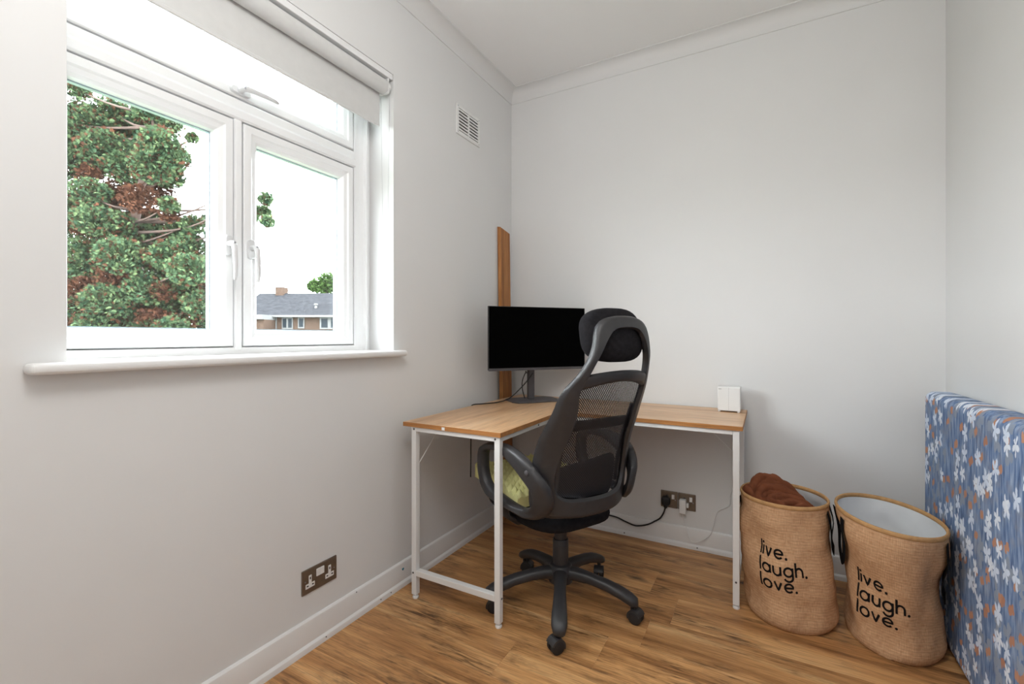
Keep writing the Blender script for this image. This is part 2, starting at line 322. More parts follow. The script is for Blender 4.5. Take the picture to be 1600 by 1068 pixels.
# ------------------------------------------------------------------ mesh helpers
class MB:
    def __init__(s): s.v = []; s.f = []; s.uv = None
    def add(s, vs, fs):
        o = len(s.v); s.v += [tuple(v) for v in vs]; s.f += [tuple(i+o for i in f) for f in fs]; return s
    def box(s, x0, x1, y0, y1, z0, z1):
        return s.add([(x0,y0,z0),(x1,y0,z0),(x1,y1,z0),(x0,y1,z0),(x0,y0,z1),(x1,y0,z1),(x1,y1,z1),(x0,y1,z1)],
                     [(3,2,1,0),(4,5,6,7),(0,1,5,4),(1,2,6,5),(2,3,7,6),(3,0,4,7)])
    def prism(s, poly, z0, z1):          # polygon in xy (ccw), extruded along z
        n = len(poly)
        vs = [(x,y,z0) for x,y in poly] + [(x,y,z1) for x,y in poly]
        return s.add(vs, [tuple(range(n-1,-1,-1)), tuple(range(n,2*n))] + [(i,(i+1)%n,n+(i+1)%n,n+i) for i in range(n)])
    def sweep(s, prof, p0, p1, out, up=(0,0,1)):   # extrude a profile (out, up) from p0 to p1
        out, up = Vector(out), Vector(up); n = len(prof)
        vs = [Vector(p)+out*a+up*b for p in (p0,p1) for a,b in prof]
        return s.add(vs, [tuple(range(n-1,-1,-1)), tuple(range(n,2*n))] + [(i,(i+1)%n,n+(i+1)%n,n+i) for i in range(n)])
    def tube(s, pts, r, n=8, cap=True, flat=None):
        pts = [Vector(p) for p in pts]; rs = r if isinstance(r, (list, tuple)) else [r]*len(pts)
        ref = None; vs = []
        for i, p in enumerate(pts):
            t = (pts[min(i+1,len(pts)-1)] - pts[max(i-1,0)]).normalized()
            if ref is None:
                ref = Vector((0,0,1)) if abs(t.z) < 0.9 else Vector((1,0,0))
            a = (ref - t*ref.dot(t)).normalized(); ref = a; b = t.cross(a)
            ra = rs[i]; rb = rs[i]*(flat or 1)
            vs += [p + a*math.cos(2*math.pi*k/n)*ra + b*math.sin(2*math.pi*k/n)*rb for k in range(n)]
        m = len(pts)
        fs = [(i*n+k, i*n+(k+1)%n, (i+1)*n+(k+1)%n, (i+1)*n+k) for i in range(m-1) for k in range(n)]
        if cap: fs += [tuple(range(n-1,-1,-1)), tuple((m-1)*n+k for k in range(n))]
        return s.add(vs, fs)
    def lathe(s, prof, c=(0,0,0), n=24, axis='z'):
        vs = []
        for r, z in prof:
            for k in range(n):
                a = 2*math.pi*k/n; q = (r*math.cos(a), r*math.sin(a), z)
                if axis == 'x': q = (q[2], q[0], q[1])
                if axis == 'y': q = (q[0], q[2], q[1])
                vs.append((c[0]+q[0], c[1]+q[1], c[2]+q[2]))
        m = len(prof)
        fs = [(i*n+k, i*n+(k+1)%n, (i+1)*n+(k+1)%n, (i+1)*n+k) for i in range(m-1) for k in range(n)]
        fs += [tuple(range(n-1,-1,-1)), tuple((m-1)*n+k for k in range(n))]
        return s.add(vs, fs)
    def rings(s, loops, closed=True, cap=False):    # loft closed loops; closed joins last to first
        n = len(loops[0]); m = len(loops); vs = [v for l in loops for v in l]
        fs = [(i*n+k, i*n+(k+1)%n, ((i+1)%m)*n+(k+1)%n, ((i+1)%m)*n+k) for i in range(m if closed else m-1) for k in range(n)]
        if cap and not closed: fs += [tuple(range(n-1,-1,-1)), tuple((m-1)*n+k for k in range(n))]
        return s.add(vs, fs)
    def grid(s, rows):
        n = len(rows[0]); m = len(rows); vs = [v for r in rows for v in r]
        return s.add(vs, [(i*n+k, i*n+k+1, (i+1)*n+k+1, (i+1)*n+k) for i in range(m-1) for k in range(n-1)])
    def rect_ring(s, y0, y1, z0, z1, prof):   # profile (inset, x) carried round a rectangle in the plane x = const
        loops = []
        for (sy, sz) in ((0,0),(1,0),(1,1),(0,1)):
            loops.append([(x, (y0+i if sy == 0 else y1-i), (z0+i if sz == 0 else z1-i)) for i, x in prof])
        return s.rings(loops)
    def sell(s, c, r, e=2.5, n=24, m=14, fn=None):   # superellipsoid
        def sp(w, e): return math.copysign(abs(w)**(2/e), w)
        loops = []
        for i in range(1, m):
            ph = -math.pi/2 + math.pi*i/m
            loops.append([(r[0]*sp(math.cos(ph),e)*sp(math.cos(2*math.pi*k/n),e), r[1]*sp(math.cos(ph),e)*sp(math.sin(2*math.pi*k/n),e), r[2]*sp(math.sin(ph),e)) for k in range(n)])
        o = len(s.v)
        vs = [q for l in loops for q in l] + [(0,0,-r[2]), (0,0,r[2])]
        if fn: vs = [fn(q) for q in vs]
        vs = [(a+c[0], b+c[1], d+c[2]) for a,b,d in vs]
        M = len(loops)
        fs = [(i*n+k, i*n+(k+1)%n, (i+1)*n+(k+1)%n, (i+1)*n+k) for i in range(M-1) for k in range(n)]
        fs += [(M*n, (k+1)%n, k) for k in range(n)] + [(M*n+1, (M-1)*n+k, (M-1)*n+(k+1)%n) for k in range(n)]
        return s.add(vs, fs)
    def build(s, name, material, parent=None, smooth=False, bevel=0, seg=2, angle=35, loc=None, fix=True):
        me = bpy.data.meshes.new(name); me.from_pydata(s.v, [], s.f)
        if fix:
            bm = bmesh.new(); bm.from_mesh(me); bmesh.ops.recalc_face_normals(bm, faces=bm.faces); bm.to_mesh(me); bm.free()
        o = bpy.data.objects.new(name, me); COL.objects.link(o)
        me.materials.append(material)
        if smooth:
            me.polygons.foreach_set('use_smooth', [True]*len(me.polygons))
            try: me.set_sharp_from_angle(angle=math.radians(angle))
            except Exception: pass
        if bevel:
            b = o.modifiers.new('bevel', 'BEVEL'); b.width = bevel; b.segments = seg; b.limit_method = 'ANGLE'; b.angle_limit = math.radians(40)
        if loc: o.location = loc
        if parent is not None: attach(o, parent)
        return o

def attach(o, parent):
    o.parent = parent
    if parent.get('_world'):       # the part's mesh was written in world coordinates
        o.matrix_parent_inverse = Matrix.Translation(-Vector(parent.location))

def thing(name, label=None, cat=None, loc=(0,0,0), rz=0, group=None, world=True, kind=None):
    o = bpy.data.objects.new(name, None); COL.objects.link(o); o.empty_display_size = 0.1
    o.location = loc; o.rotation_euler = (0,0,rz)
    if world: o['_world'] = 1
    tag(o, label, cat, group, kind)
    return o
def tag(o, label=None, cat=None, group=None, kind=None):
    if label: o['label'] = label
    if cat: o['category'] = cat
    if group: o['group'] = group
    if kind: o['kind'] = kind
    return o
def struct(o, label=None, cat=None): return tag(o, label, cat, kind='structure')

def crom(pts, n, closed=False):     # Catmull-Rom resample by arc length
    P = [np.array(p, float) for p in pts]; out = []
    m = len(P); segs = m if closed else m-1
    for i in range(segs):
        if closed: a,b,c,d = P[(i-1)%m],P[i],P[(i+1)%m],P[(i+2)%m]
        else: a,b,c,d = P[max(i-1,0)],P[i],P[i+1],P[min(i+2,m-1)]
        for t in np.linspace(0,1,12,endpoint=False):
            out.append(0.5*((2*b)+(-a+c)*t+(2*a-5*b+4*c-d)*t*t+(-a+3*b-3*c+d)*t**3))
    out.append(P[0] if closed else P[-1])
    out = np.array(out); d = np.r_[0, np.cumsum(np.linalg.norm(np.diff(out,axis=0),axis=1))]
    u = np.linspace(0, d[-1], n, endpoint=not closed)
    return np.stack([np.interp(u, d, out[:,k]) for k in range(out.shape[1])], 1)

# ------------------------------------------------------------------ room shell
floor = struct(MB().box(WX-0.02, RX+0.02, FY-0.02, WY+0.02, -0.12, -0.012).build('floor', DARKHOLE), 'rustic oak plank floor under the desk and chair', 'floor')
# planks, each its own board running parallel to the back wall
random.seed(4)
PW = 0.1925; ROWY = 1.0965
plank_mesh = {}
row0 = math.floor((FY-ROWY)/PW)
for r in range(row0, 9):
    y0, y1 = ROWY + r*PW, ROWY + (r+1)*PW
    a, b = max(y0, FY), min(y1, WY)
    if b-a < 0.01: continue
    x = WX - random.uniform(0.05, 1.15)
    while x < RX:
        x0, x1 = max(x, WX), min(x+1.285, RX)
        if x1-x0 > 0.02:
            L_, W_ = x1-x0-0.0004, b-a-0.0005
            key = (round(L_,3), round(W_,3))
            mb = MB(); c = 0.0008
            mb.add([(0,0,-0.012),(L_,0,-0.012),(L_,W_,-0.012),(0,W_,-0.012),(0,0,-c*0.6),(L_,0,-c*0.6),(L_,W_,-c*0.6),(0,W_,-c*0.6),(c,c,0),(L_-c,c,0),(L_-c,W_-c,0),(c,W_-c,0)],
                   [(0,1,5,4),(1,2,6,5),(2,3,7,6),(3,0,4,7),(4,5,9,8),(5,6,10,9),(6,7,11,10),(7,4,8,11),(8,9,10,11)])
            o = mb.build('plank', OAK, None, loc=(x0, a, 0)); o.parent = floor
        x += 1.285

T = 0.30
OY0, OY1, OZ0, OZ1 = 0.435, 1.521, 1.040, 2.284     # window opening at the wall face
XF = -1.59
mb = MB()
mb.box(WX-T, WX, FY, WY+0.2, -0.1, OZ0)
mb.box(WX-T, WX, FY, WY+0.2, OZ1, CZ+0.1)
mb.prism([(WX-T, FY), (WX, FY), (WX, OY0), (XF, 0.36), (WX-T, 0.36)], OZ0, OZ1)
mb.box(WX-T, WX, OY1, WY+0.2, OZ0, OZ1)
wl = struct(mb.build('wall_left', WALL), 'white painted wall with the window and air vent', 'wall')
struct(MB().box(WX, RX+0.2, WY, WY+0.2, -0.1, CZ+0.1).build('wall_back', WALL), 'white painted wall behind the desk and laundry hampers', 'wall')
struct(MB().box(RX, RX+0.2, FY, WY, -0.1, CZ+0.1).build('wall_right', WALL), 'white painted wall behind the floral mattress', 'wall')
struct(MB().box(WX-T, RX+0.2, FY-0.2, FY, -0.1, CZ+0.1).build('wall_front', WALL), 'white painted wall opposite the desk', 'wall')
struct(MB().box(WX, RX, FY, WY, CZ, CZ+0.1).build('ceiling', CEIL), 'white painted ceiling', 'ceiling')

# coving
def coving(p0, p1, out, name, label):
    prof = [(0,0), (0,-0.075), (0.004,-0.075)]
    for k in range(9):
        a = math.pi/2*k/8
        prof.append((0.060-0.056*math.cos(a), -0.004-0.066*(1-math.sin(a))))
    prof += [(0.064,-0.004), (0.064,0)]
    o = MB().sweep([(a, b) for a, b in prof], p0, p1, out).build(name, WALL, smooth=True, angle=30)
    return struct(o, label, 'coving')
coving((WX,FY,CZ), (WX,WY,CZ), (1,0,0), 'trim_1', 'white plaster coving above the window wall')
coving((WX,WY,CZ), (RX,WY,CZ), (0,-1,0), 'trim_2', 'white plaster coving above the back wall')
coving((RX,WY,CZ), (RX,FY,CZ), (-1,0,0), 'trim_3', 'white plaster coving above the right wall')

# skirting with a bead at the floor
SK = [(0,0), (0.025,0), (0.025,0.010), (0.023,0.018), (0.018,0.024), (0.0155,0.026), (0.0155,0.072), (0.013,0.084), (0.0125,0.092), (0.010,0.101), (0.005,0.106), (0,0.107)]
bl = struct(MB().sweep(SK, (WX,FY,0), (WX,WY,0), (1,0,0)).build('baseboard_left', GLOSSW, smooth=True, angle=25), 'white skirting board below the window with nail holes', 'baseboard')
bb = struct(MB().sweep(SK, (WX,WY,0), (RX,WY,0), (0,-1,0)).build('baseboard_back', GLOSSW, smooth=True, angle=25), 'white skirting board under the desk along back wall', 'baseboard')
struct(MB().sweep(SK, (RX,WY,0), (RX,FY,0), (-1,0,0)).build('baseboard_right', GLOSSW, smooth=True, angle=25), 'white skirting board behind the mattress', 'baseboard')
def nail(x, y, z, ax, parent, r=0.0022, m=None):
    o = MB().lathe([(r*0.6,-0.0004), (r,0), (r,0.0012), (r*0.6,0.0016)], (0,0,0), 10, ax).build('nail_hole', m or DARKHOLE, loc=(x,y,z))
    o.parent = parent
for y, z in ((1.145, 0.014), (1.42, 0.014), (1.48, 0.014), (1.30, 0.10)):
    nail(WX+0.0245 if z < 0.03 else WX+0.0115, y, z, 'x', bl)
chip = MB().sell((0,0,0), (0.0012,0.0065,0.006), 2, 10, 6, fn=lambda q: (q[0], q[1]*(1+0.5*q[2]/0.006), q[2])).build('paint_chip', BLUEPAINT, loc=(WX+0.0152, 1.565, 0.075)); chip.parent = bl
for x, z in ((-0.315, 0.014), (-0.70, 0.014)):
    nail(x, WY-0.0262, z, 'y', bb, 0.0035, GREYPLASTIC)

# ------------------------------------------------------------------ window
win = thing('window_1', 'white plastic casement window with two sashes and a fanlight', 'window', (XF, 0.94, 1.062), kind='structure')
mb = MB()
# outer frame
fp = [(0,-1.66), (0,-1.572), (0.012,-1.572), (0.016,-1.586), (0.040,-1.590), (0.064,-1.590), (0.064,-1.612), (0.078,-1.614), (0.078,-1.66)]
FY0, FY1, FZ0, FZ1 = 0.362, 1.521-0.028, 1.062-0.041, 2.284
mb.rect_ring(FY0, FY1, FZ0, FZ1, fp)
mb.box(-1.66, XF, FY1-0.002, 1.521, 1.058, 2.284)                # packer at the reveal
mb.build('frame', UPVC, win, bevel=0.0015)
mb = MB()
# transom and mullion with stepped faces
mb.sweep([(-0.07,0.0), (0,0.0), (0.006,0.006), (0.006,0.030), (0.0,0.040), (0.0,0.066), (-0.004,0.072), (-0.07,0.072)], (XF,FY0+0.03,1.869), (XF,FY1-0.06,1.869), (1,0,0))
mb.build('transom', UPVC, win, bevel=0.001)
mb = MB()
mb.prism([(-1.66,0.908), (-1.66,0.936), (-1.594,0.936), (-1.588,0.932), (-1.588,0.912), (-1.594,0.908)], 1.075, 1.869)
mb.build('mullion', UPVC, win, bevel=0.001)
SASHP = [(0,-1.652), (0,-1.592), (0.003,-1.588), (0.026,-1.588), (0.032,-1.593), (0.046,-1.598), (0.0555,-1.606), (0.0565,-1.622), (0.0565,-1.652)]
SPACER = mat('aluminium_spacer', (0.42, 0.50, 0.56, 1), 0.35, metal=0.6, vary=0.04)
def sash(name, y0, y1, z0, z1):
    s = MB().rect_ring(y0, y1, z0, z1, SASHP).build(name, UPVC, win, bevel=0.0008)
    def sub(o):
        o.parent = s; return o
    sub(MB().box(-1.626, -1.622, y0+0.050, y1-0.050, z0+0.050, z1-0.050).build('pane', GLASS))
    sub(MB().box(-1.646, -1.642, y0+0.050, y1-0.050, z0+0.050, z1-0.050).build('pane', GLASS))
    sub(MB().rect_ring(y0+0.052, y1-0.052, z0+0.052, z1-0.052, [(0,-1.6415), (0,-1.6265), (0.0085,-1.6265), (0.0085,-1.6415)]).build('spacer_bar', SPACER))
    return s
s1 = sash('casement_sash', 0.429, 0.905, 1.089, 1.864)
s2 = sash('casement_sash', 0.940, 1.424, 1.089, 1.864)
s3 = sash('fanlight_sash', 0.429, 1.424, 1.946, 2.215)
def handle(parent, y, z, rot=0.0, side=1):
    """espagnolette handle: backplate, neck and a long curved lever"""
    mb = MB()
    x = -1.588
    def R(dy, dz): c, s = math.cos(rot), math.sin(rot); return (y + dy*c - dz*s, z + dy*s + dz*c)
    # backplate
    pts = []
    for k in range(16):
        a = 2*math.pi*k/16; ca, sa = math.cos(a), math.sin(a)
        pts.append((0.0125*math.copysign(abs(ca)**0.5, ca), 0.034*math.copysign(abs(sa)**0.5, sa)))
    mb.rings([[(x, *R(a,b)) for a,b in pts], [(x+0.009, *R(a,b)) for a,b in pts], [(x+0.012, *R(a*0.85,b*0.94)) for a,b in pts]], closed=False, cap=True)
    # neck + lever
    path = [(x+0.010, 0, 0.004), (x+0.032, 0, 0.004), (x+0.040, 0.001*side, -0.006), (x+0.042, 0.002*side, -0.030), (x+0.044, 0.003*side, -0.070), (x+0.041, 0.004*side, -0.105), (x+0.037, 0.004*side, -0.118)]
    mb.tube([(p[0], *R(p[1], p[2])) for p in path], [0.0095, 0.0095, 0.0095, 0.008, 0.0075, 0.0065, 0.0045], 10, flat=1.15)
    o = mb.build('handle', mat('handle_white', (0.66, 0.66, 0.665, 1), 0.3, vary=0.02), None, smooth=True, angle=50); o.parent = parent
    k = MB().lathe([(0.0045,0), (0.0045,0.002), (0.003,0.0025)], (0,0,0), 12, 'x').build('handle_lock', CHROME, loc=(x+0.0415, *R(0,0.004))); k.parent = parent
handle(s1, 0.884, 1.430, 0, 1)
handle(s2, 0.962, 1.428, 0, 1)
handle(s3, 0.925, 1.966, math.radians(90), 1)

# window board
mb = MB()
mb.prism([(XF-0.02, 0.362), (-1.50, 0.40), (WX, OY0), (WX, 0.360), (-1.394, 0.360), (-1.394, 1.560), (WX, 1.560), (WX, OY1), (XF-0.02, OY1)][::-1], 1.036, 1.062)
sill = struct(mb.build('trim_4', GLOSSW, bevel=0.011, seg=4), 'white painted window board with rounded nose under the window', 'window sill')

# ------------------------------------------------------------------ roller blind
bld = thing('roller_blind', 'light grey roller blind rolled most of the way up in the window recess', 'blind', (-1.47, 0.95, 2.284))
TB = (-1.474, 2.222)
MB().box(-1.512, -1.447, 0.448, 1.518, 2.258, 2.2835).build('head_rail', UPVC, bld, bevel=0.002)
MB().lathe([(0.028,0.452), (0.031,0.452), (0.031,1.488), (0.028,1.488)], (TB[0],0,TB[1]), 28, 'y').build('fabric_roll', BLINDF, bld, smooth=True)
mb = MB()
n = 26
front = [(-1.4965, 0.452, 2.205), (-1.4965, 1.488, 2.205), (-1.4965, 1.488, 2.062), (-1.4965, 0.452, 2.062)]
mb.box(-1.4985, -1.4970, 0.452, 1.488, 2.060, 2.222)
fab = mb.build('fabric', BLINDF, bld)
MB().box(-1.502, -1.4935, 0.452, 1.488, 2.052, 2.066).build('hem_bar', BLINDF, bld, bevel=0.003)
mb = MB()
MB().box(-1.505, -1.449, 1.492, 1.497, 2.190, 2.2575).build('bracket', WHITEPLASTIC, bld, bevel=0.001)
MB().box(-1.505, -1.449, 0.442, 0.447, 2.190, 2.2575).build('bracket', WHITEPLASTIC, bld, bevel=0.001)
MB().lathe([(0.020,1.4885), (0.027,1.489), (0.027,1.507), (0.02,1.508)], (TB[0],0,TB[1]), 24, 'y').build('chain_wheel', WHITEPLASTIC, bld, smooth=True)
# bead chain loop
mb = MB()
def bead(p, r=0.0021):
    mb.add([(p[0]+r,p[1],p[2]),(p[0]-r,p[1],p[2]),(p[0],p[1]+r,p[2]),(p[0],p[1]-r,p[2]),(p[0],p[1],p[2]+r),(p[0],p[1],p[2]-r)],
           [(0,2,4),(2,1,4),(1,3,4),(3,0,4),(2,0,5),(1,2,5),(3,1,5),(0,3,5)])
zb = 1.465
for sx in (-1, 1):
    z = zb+0.012
    while z < 2.22:
        w = 0.012 + 0.015*((z-zb)/0.75)
        bead((TB[0]+sx*w, 1.500, z)); z += 0.0062
for k in range(9):
    a = math.pi + math.pi*k/8
    bead((TB[0]+0.0122*math.cos(a), 1.500, zb+0.0125+0.0122*math.sin(a)))
mb.build('bead_chain', mat('chain_grey', (0.45,0.45,0.45,1), 0.4, vary=0.02), bld)

# ------------------------------------------------------------------ air vent
vent = thing('air_vent', 'white slotted air vent high on the wall right of the window', 'vent', (WX, 2.0975, 2.207))
V0, V1, Z0, Z1 = 1.987, 2.213, 2.209, 2.371
MB().box(WX, WX+0.001, V0+0.01, V1-0.01, Z0+0.01, Z1-0.01).build('backing', mat('vent_backing', (0.035,0.03,0.02,1), 0.9, vary=0.6, scale=18), vent)
mb = MB()
mb.rect_ring(V0, V1, Z0, Z1, [(0,WX), (0,WX+0.005), (0.004,WX+0.007), (0.020,WX+0.007), (0.020,WX+0.001), (0.016,WX)])
mb.box(WX+0.001, WX+0.007, (V0+V1)/2-0.006, (V0+V1)/2+0.006, Z0+0.02, Z1-0.02)
mb.build('frame', WHITEPLASTIC, vent, bevel=0.0008)
nrow = 7; pitch = (Z1-Z0-0.040)/nrow
sl = None
for c, (a, b) in enumerate(((V0+0.020, (V0+V1)/2-0.006), ((V0+V1)/2+0.006, V1-0.020))):
    for k in range(nrow):
        z = Z0+0.020+pitch*(k+0.5)
        if sl is None:
            hw = (b-a)/2
            sl = MB().add([(0.0012,-hw,-0.0030),(0.0066,-hw,-0.0045),(0.0066,hw,-0.0045),(0.0012,hw,-0.0030),(0.0012,-hw,0.0050),(0.0066,-hw,0.0050),(0.0066,hw,0.0050),(0.0012,hw,0.0050)],
                         [(3,2,1,0),(4,5,6,7),(0,1,5,4),(1,2,6,5),(2,3,7,6),(3,0,4,7)]).build('slat', WHITEPLASTIC, vent, loc=(WX, (a+b)/2, z))
        else:
            o = sl.copy(); COL.objects.link(o); o.location = (WX, (a+b)/2, z)
for y, z in ((V0+0.012, Z0+0.012), (V1-0.012, Z0+0.012), (V0+0.012, Z1-0.012), (V1-0.012, Z1-0.012)):
    o = MB().lathe([(0.003,0), (0.003,0.001), (0.002,0.0015)], (0,0,0), 10, 'x').build('screw', CHROME, vent, loc=(WX+0.007, y, z))

# ------------------------------------------------------------------ sockets
def lw(y, z, d): return (WX+d, y, z)
sk = thing('wall_socket', 'double wall socket with brushed metal plate under the window', 'socket', (WX, 1.131, 0.241))
SY0, SY1, SZ0, SZ1 = 1.058, 1.209, 0.197, 0.286
mb = MB(); mb.box(WX, WX+0.006, SY0, SY1, SZ0, SZ1); mb.build('plate', BRONZE, sk, bevel=0.003)
yc, zc = (SY0+SY1)/2, (SZ0+SZ1)/2
for s in (-1, 1):
    cy = yc + s*0.042; cz = zc-0.010
    mb = MB()      # white T-shaped pin insert
    mb.box(WX+0.005, WX+0.0068, cy-0.006, cy+0.006, cz+0.000, cz+0.030)
    mb.box(WX+0.005, WX+0.0067, cy-0.019, cy+0.019, cz-0.015, cz+0.002)
    ins = mb.build('pin_insert', WHITEPLASTIC, sk, bevel=0.0008)
    for a, b, w, h in ((0, 0.019, 0.0022, 0.0042), (-0.011, -0.006, 0.0035, 0.0022), (0.011, -0.006, 0.0035, 0.0022)):
        o = MB().box(WX+0.0064, WX+0.0071, cy+a-w, cy+a+w, cz+b-h, cz+b+h).build('pin_hole', DARKHOLE); o.parent = sk; o.matrix_parent_inverse = Matrix.Translation(-Vector(sk.location))
    MB().box(WX+0.005, WX+0.0095, yc+s*0.0085-0.0078, yc+s*0.0085+0.0078, zc+0.004, zc+0.030).build('rocker_switch', WHITEPLASTIC, sk, bevel=0.001)
    MB().lathe([(0.0028,0), (0.0028,0.001), (0.002,0.0013)], (0,0,0), 10, 'x').build('screw', CHROME, sk, loc=(WX+0.006, yc+s*0.062, zc+0.002))

def single_socket(x0, x1, label):
    t = thing('wall_socket', label, 'socket', ((x0+x1)/2, WY, 0.238))
    z0, z1 = 0.194, 0.284
    MB().box(x0, x1, WY-0.006, WY, z0, z1).build('plate', BRONZE, t, bevel=0.003)
    xc = (x0+x1)/2
    MB().box(xc+0.014, xc+0.028, WY-0.0095, WY-0.005, 0.243, 0.267).build('rocker_switch', WHITEPLASTIC, t, bevel=0.001)
    mb = MB(); mb.box(xc-0.017, xc-0.007, WY-0.0068, WY-0.005, 0.235, 0.262); mb.box(xc-0.029, xc+0.005, WY-0.0067, WY-0.005, 0.222, 0.237)
    mb.build('pin_insert', GREYPLASTIC, t, bevel=0.0005)
    for s in (-1, 1):
        MB().lathe([(0.0028,0), (0.0028,-0.001), (0.002,-0.0013)], (0,0,0), 10, 'y').build('screw', CHROME, t, loc=(xc+s*0.032, WY-0.006, 0.239))
    return t
single_socket(-0.504, -0.4165, 'single metal wall socket with black plug under the desk')
single_socket(-0.4145, -0.325, 'single metal wall socket with white adapter under the desk')

# black plug with its flex
pg = thing('black_plug', 'black mains plug with flex in left socket under the desk', 'plug', (-0.475, WY-0.006, 0.238))
mb = MB()
mb.sell((-0.475, WY-0.022, 0.232), (0.023, 0.0155, 0.025), 3, 20, 10)
mb.sell((-0.475, WY-0.026, 0.210), (0.011, 0.011, 0.016), 2.4, 14, 8)
mb.build('plug_body', BLACKRUBBER, pg, smooth=True, angle=60)
fl = crom([(-0.475, WY-0.028, 0.205), (-0.482, WY-0.032, 0.175), (-0.500, WY-0.032, 0.140), (-0.523, WY-0.024, 0.118), (-0.532, WY-0.022, 0.112)], 24)
fl2 = crom([(-0.532, WY-0.022, 0.112), (-0.56, WY-0.030, 0.094), (-0.60, WY-0.034, 0.078), (-0.64, WY-0.036, 0.072), (-0.69, WY-0.036, 0.083), (-0.74, WY-0.032, 0.096), (-0.80, WY-0.03, 0.10), (-0.88, WY-0.03, 0.105)], 40)
MB().tube(fl, 0.0042, 8).tube(fl2, 0.0042, 8).build('flex', BLACKRUBBER, pg, smooth=True)

# white adapter and its cable
ad = thing('power_adapter', 'white plug-in adapter in right socket under the desk', 'adapter', (-0.385, WY-0.006, 0.22))
MB().box(-0.404, -0.370, WY-0.040, WY-0.006, 0.182, 0.256).build('adapter_body', WHITEPLASTIC, ad, bevel=0.005, seg=3)
MB().box(-0.370, -0.358, WY-0.026, WY-0.008, 0.214, 0.238).build('adapter_shoulder', WHITEPLASTIC, ad, bevel=0.003)
cbl = crom([(-0.387, WY-0.024, 0.183), (-0.387, WY-0.026, 0.168), (-0.380, WY-0.022, 0.14), (-0.37, WY-0.020, 0.11), (-0.345, WY-0.028, 0.045), (-0.30, WY-0.030, 0.055), (-0.25, WY-0.022, 0.10), (-0.235, WY-0.006, 0.17), (-0.215, WY-0.004, 0.22), (-0.165, WY-0.004, 0.255), (-0.16, WY-0.004, 0.31), (-0.145, WY-0.004, 0.36), (-0.15, WY-0.004, 0.45), (-0.148, WY-0.004, 0.60), (-0.15, WY-0.010, 0.735), (-0.155, WY-0.014, 0.775), (-0.158, WY-0.045, 0.790)], 110)
MB().tube(cbl, 0.0017, 6).build('cable', WHITEPLASTIC, ad, smooth=True)

# ------------------------------------------------------------------ desk
DZ = 0.755; DT = 0.018
desk = thing('corner_desk', 'l-shaped desk with pale oak top and thin white metal legs', 'desk', (-0.7, 2.1, 0))
def board(x0, x1, y0, y1, m, lab):
    o = MB().box(x0, x1, y0, y1, DZ-DT, DZ).build('desktop_board', m, desk, bevel=0.001)
    o['label'] = lab
    return o
board(-1.372, -0.884, 1.503, 2.585, DESKY, 'pale oak board along the window wall')
board(-0.8835, -0.083, 2.084, 2.585, DESKX, 'pale oak board along the back wall')
# edge banding on the visible edges
MB().box(-1.372, -0.884, 1.5018, 1.5029, DZ-DT, DZ-0.0006).build('edge_band', EDGE, desk)
MB().box(-0.8839, -0.8828, 1.503, 2.083, DZ-DT, DZ-0.0006).build('edge_band', EDGE, desk)
MB().box(-0.883, -0.083, 2.0828, 2.0839, DZ-DT, DZ-0.0006).build('edge_band', EDGE, desk)
MB().box(-0.0829, -0.0818, 2.083, 2.585, DZ-DT, DZ-0.0006).build('edge_band', EDGE, desk)
MB().box(-1.163, -1.148, 1.5012, 1.5019, DZ-0.0165, DZ-0.0045).build('sticker', STICKER, desk)
ZF = DZ-DT; LW = 0.0125
legs = [(-1.318,1.521), (-0.903,1.521), (-1.318,2.215), (-0.903,2.115), (-0.107,2.104), (-0.107,2.552)]
for x, y in legs:
    lg = MB().box(x-LW, x+LW, y-LW, y+LW, 0.018, ZF).build('leg', WHITEMETAL, desk, bevel=0.002)
    ft = MB().lathe([(0.004,0.0), (0.012,0.0), (0.0135,0.003), (0.0135,0.008), (0.011,0.012), (0.005,0.013), (0.005,0.019)], (x,y,0), 16).build('foot', WHITEPLASTIC, None, smooth=True, angle=40)
    ft.parent = lg; 
def beam(x0,x1,y0,y1,z0,z1,name='beam'): MB().box(x0,x1,y0,y1,z0,z1).build(name, WHITEMETAL, desk, bevel=0.002)
g = 0.0002
bz0, bz1 = ZF-0.020, ZF-0.0005
beam(-1.318+LW+g, -0.903-LW-g, 1.521-LW, 1.521+LW, bz0, bz1)
beam(-0.903-LW, -0.903+LW, 1.521+LW+g, 2.115-LW-g, bz0, bz1)
beam(-1.318-LW, -1.318+LW, 1.521+LW+g, 2.215-LW-g, bz0, bz1)
beam(-0.903+LW+g, -0.107-LW-g, 2.104-LW, 2.104+LW, bz0, bz1)
beam(-1.318-LW, -1.318+LW, 2.215+LW+g, 2.552-LW, bz0, bz1)
beam(-1.318+LW, -0.107-LW-g, 2.552-LW, 2.552+LW, bz0, bz1)
beam(-0.107-LW, -0.107+LW, 2.104+LW+g, 2.552-LW-g, bz0, bz1)
beam(-1.318+LW+g, -0.903-LW-g, 1.521-LW, 1.521+LW, 0.100, 0.125, 'stretcher')
beam(-0.107-LW, -0.107+LW, 2.104+LW+g, 2.552-LW-g, 0.100, 0.125, 'stretcher')
MB().tube([(-1.318,1.5345,0.565), (-1.318,1.700,ZF-0.022)], 0.0022, 6).build('brace', WHITEMETAL, desk)
MB().tube([(-0.1205,2.552,0.520), (-0.325,2.552,ZF-0.022)], 0.0022, 6).build('brace', WHITEMETAL, desk)
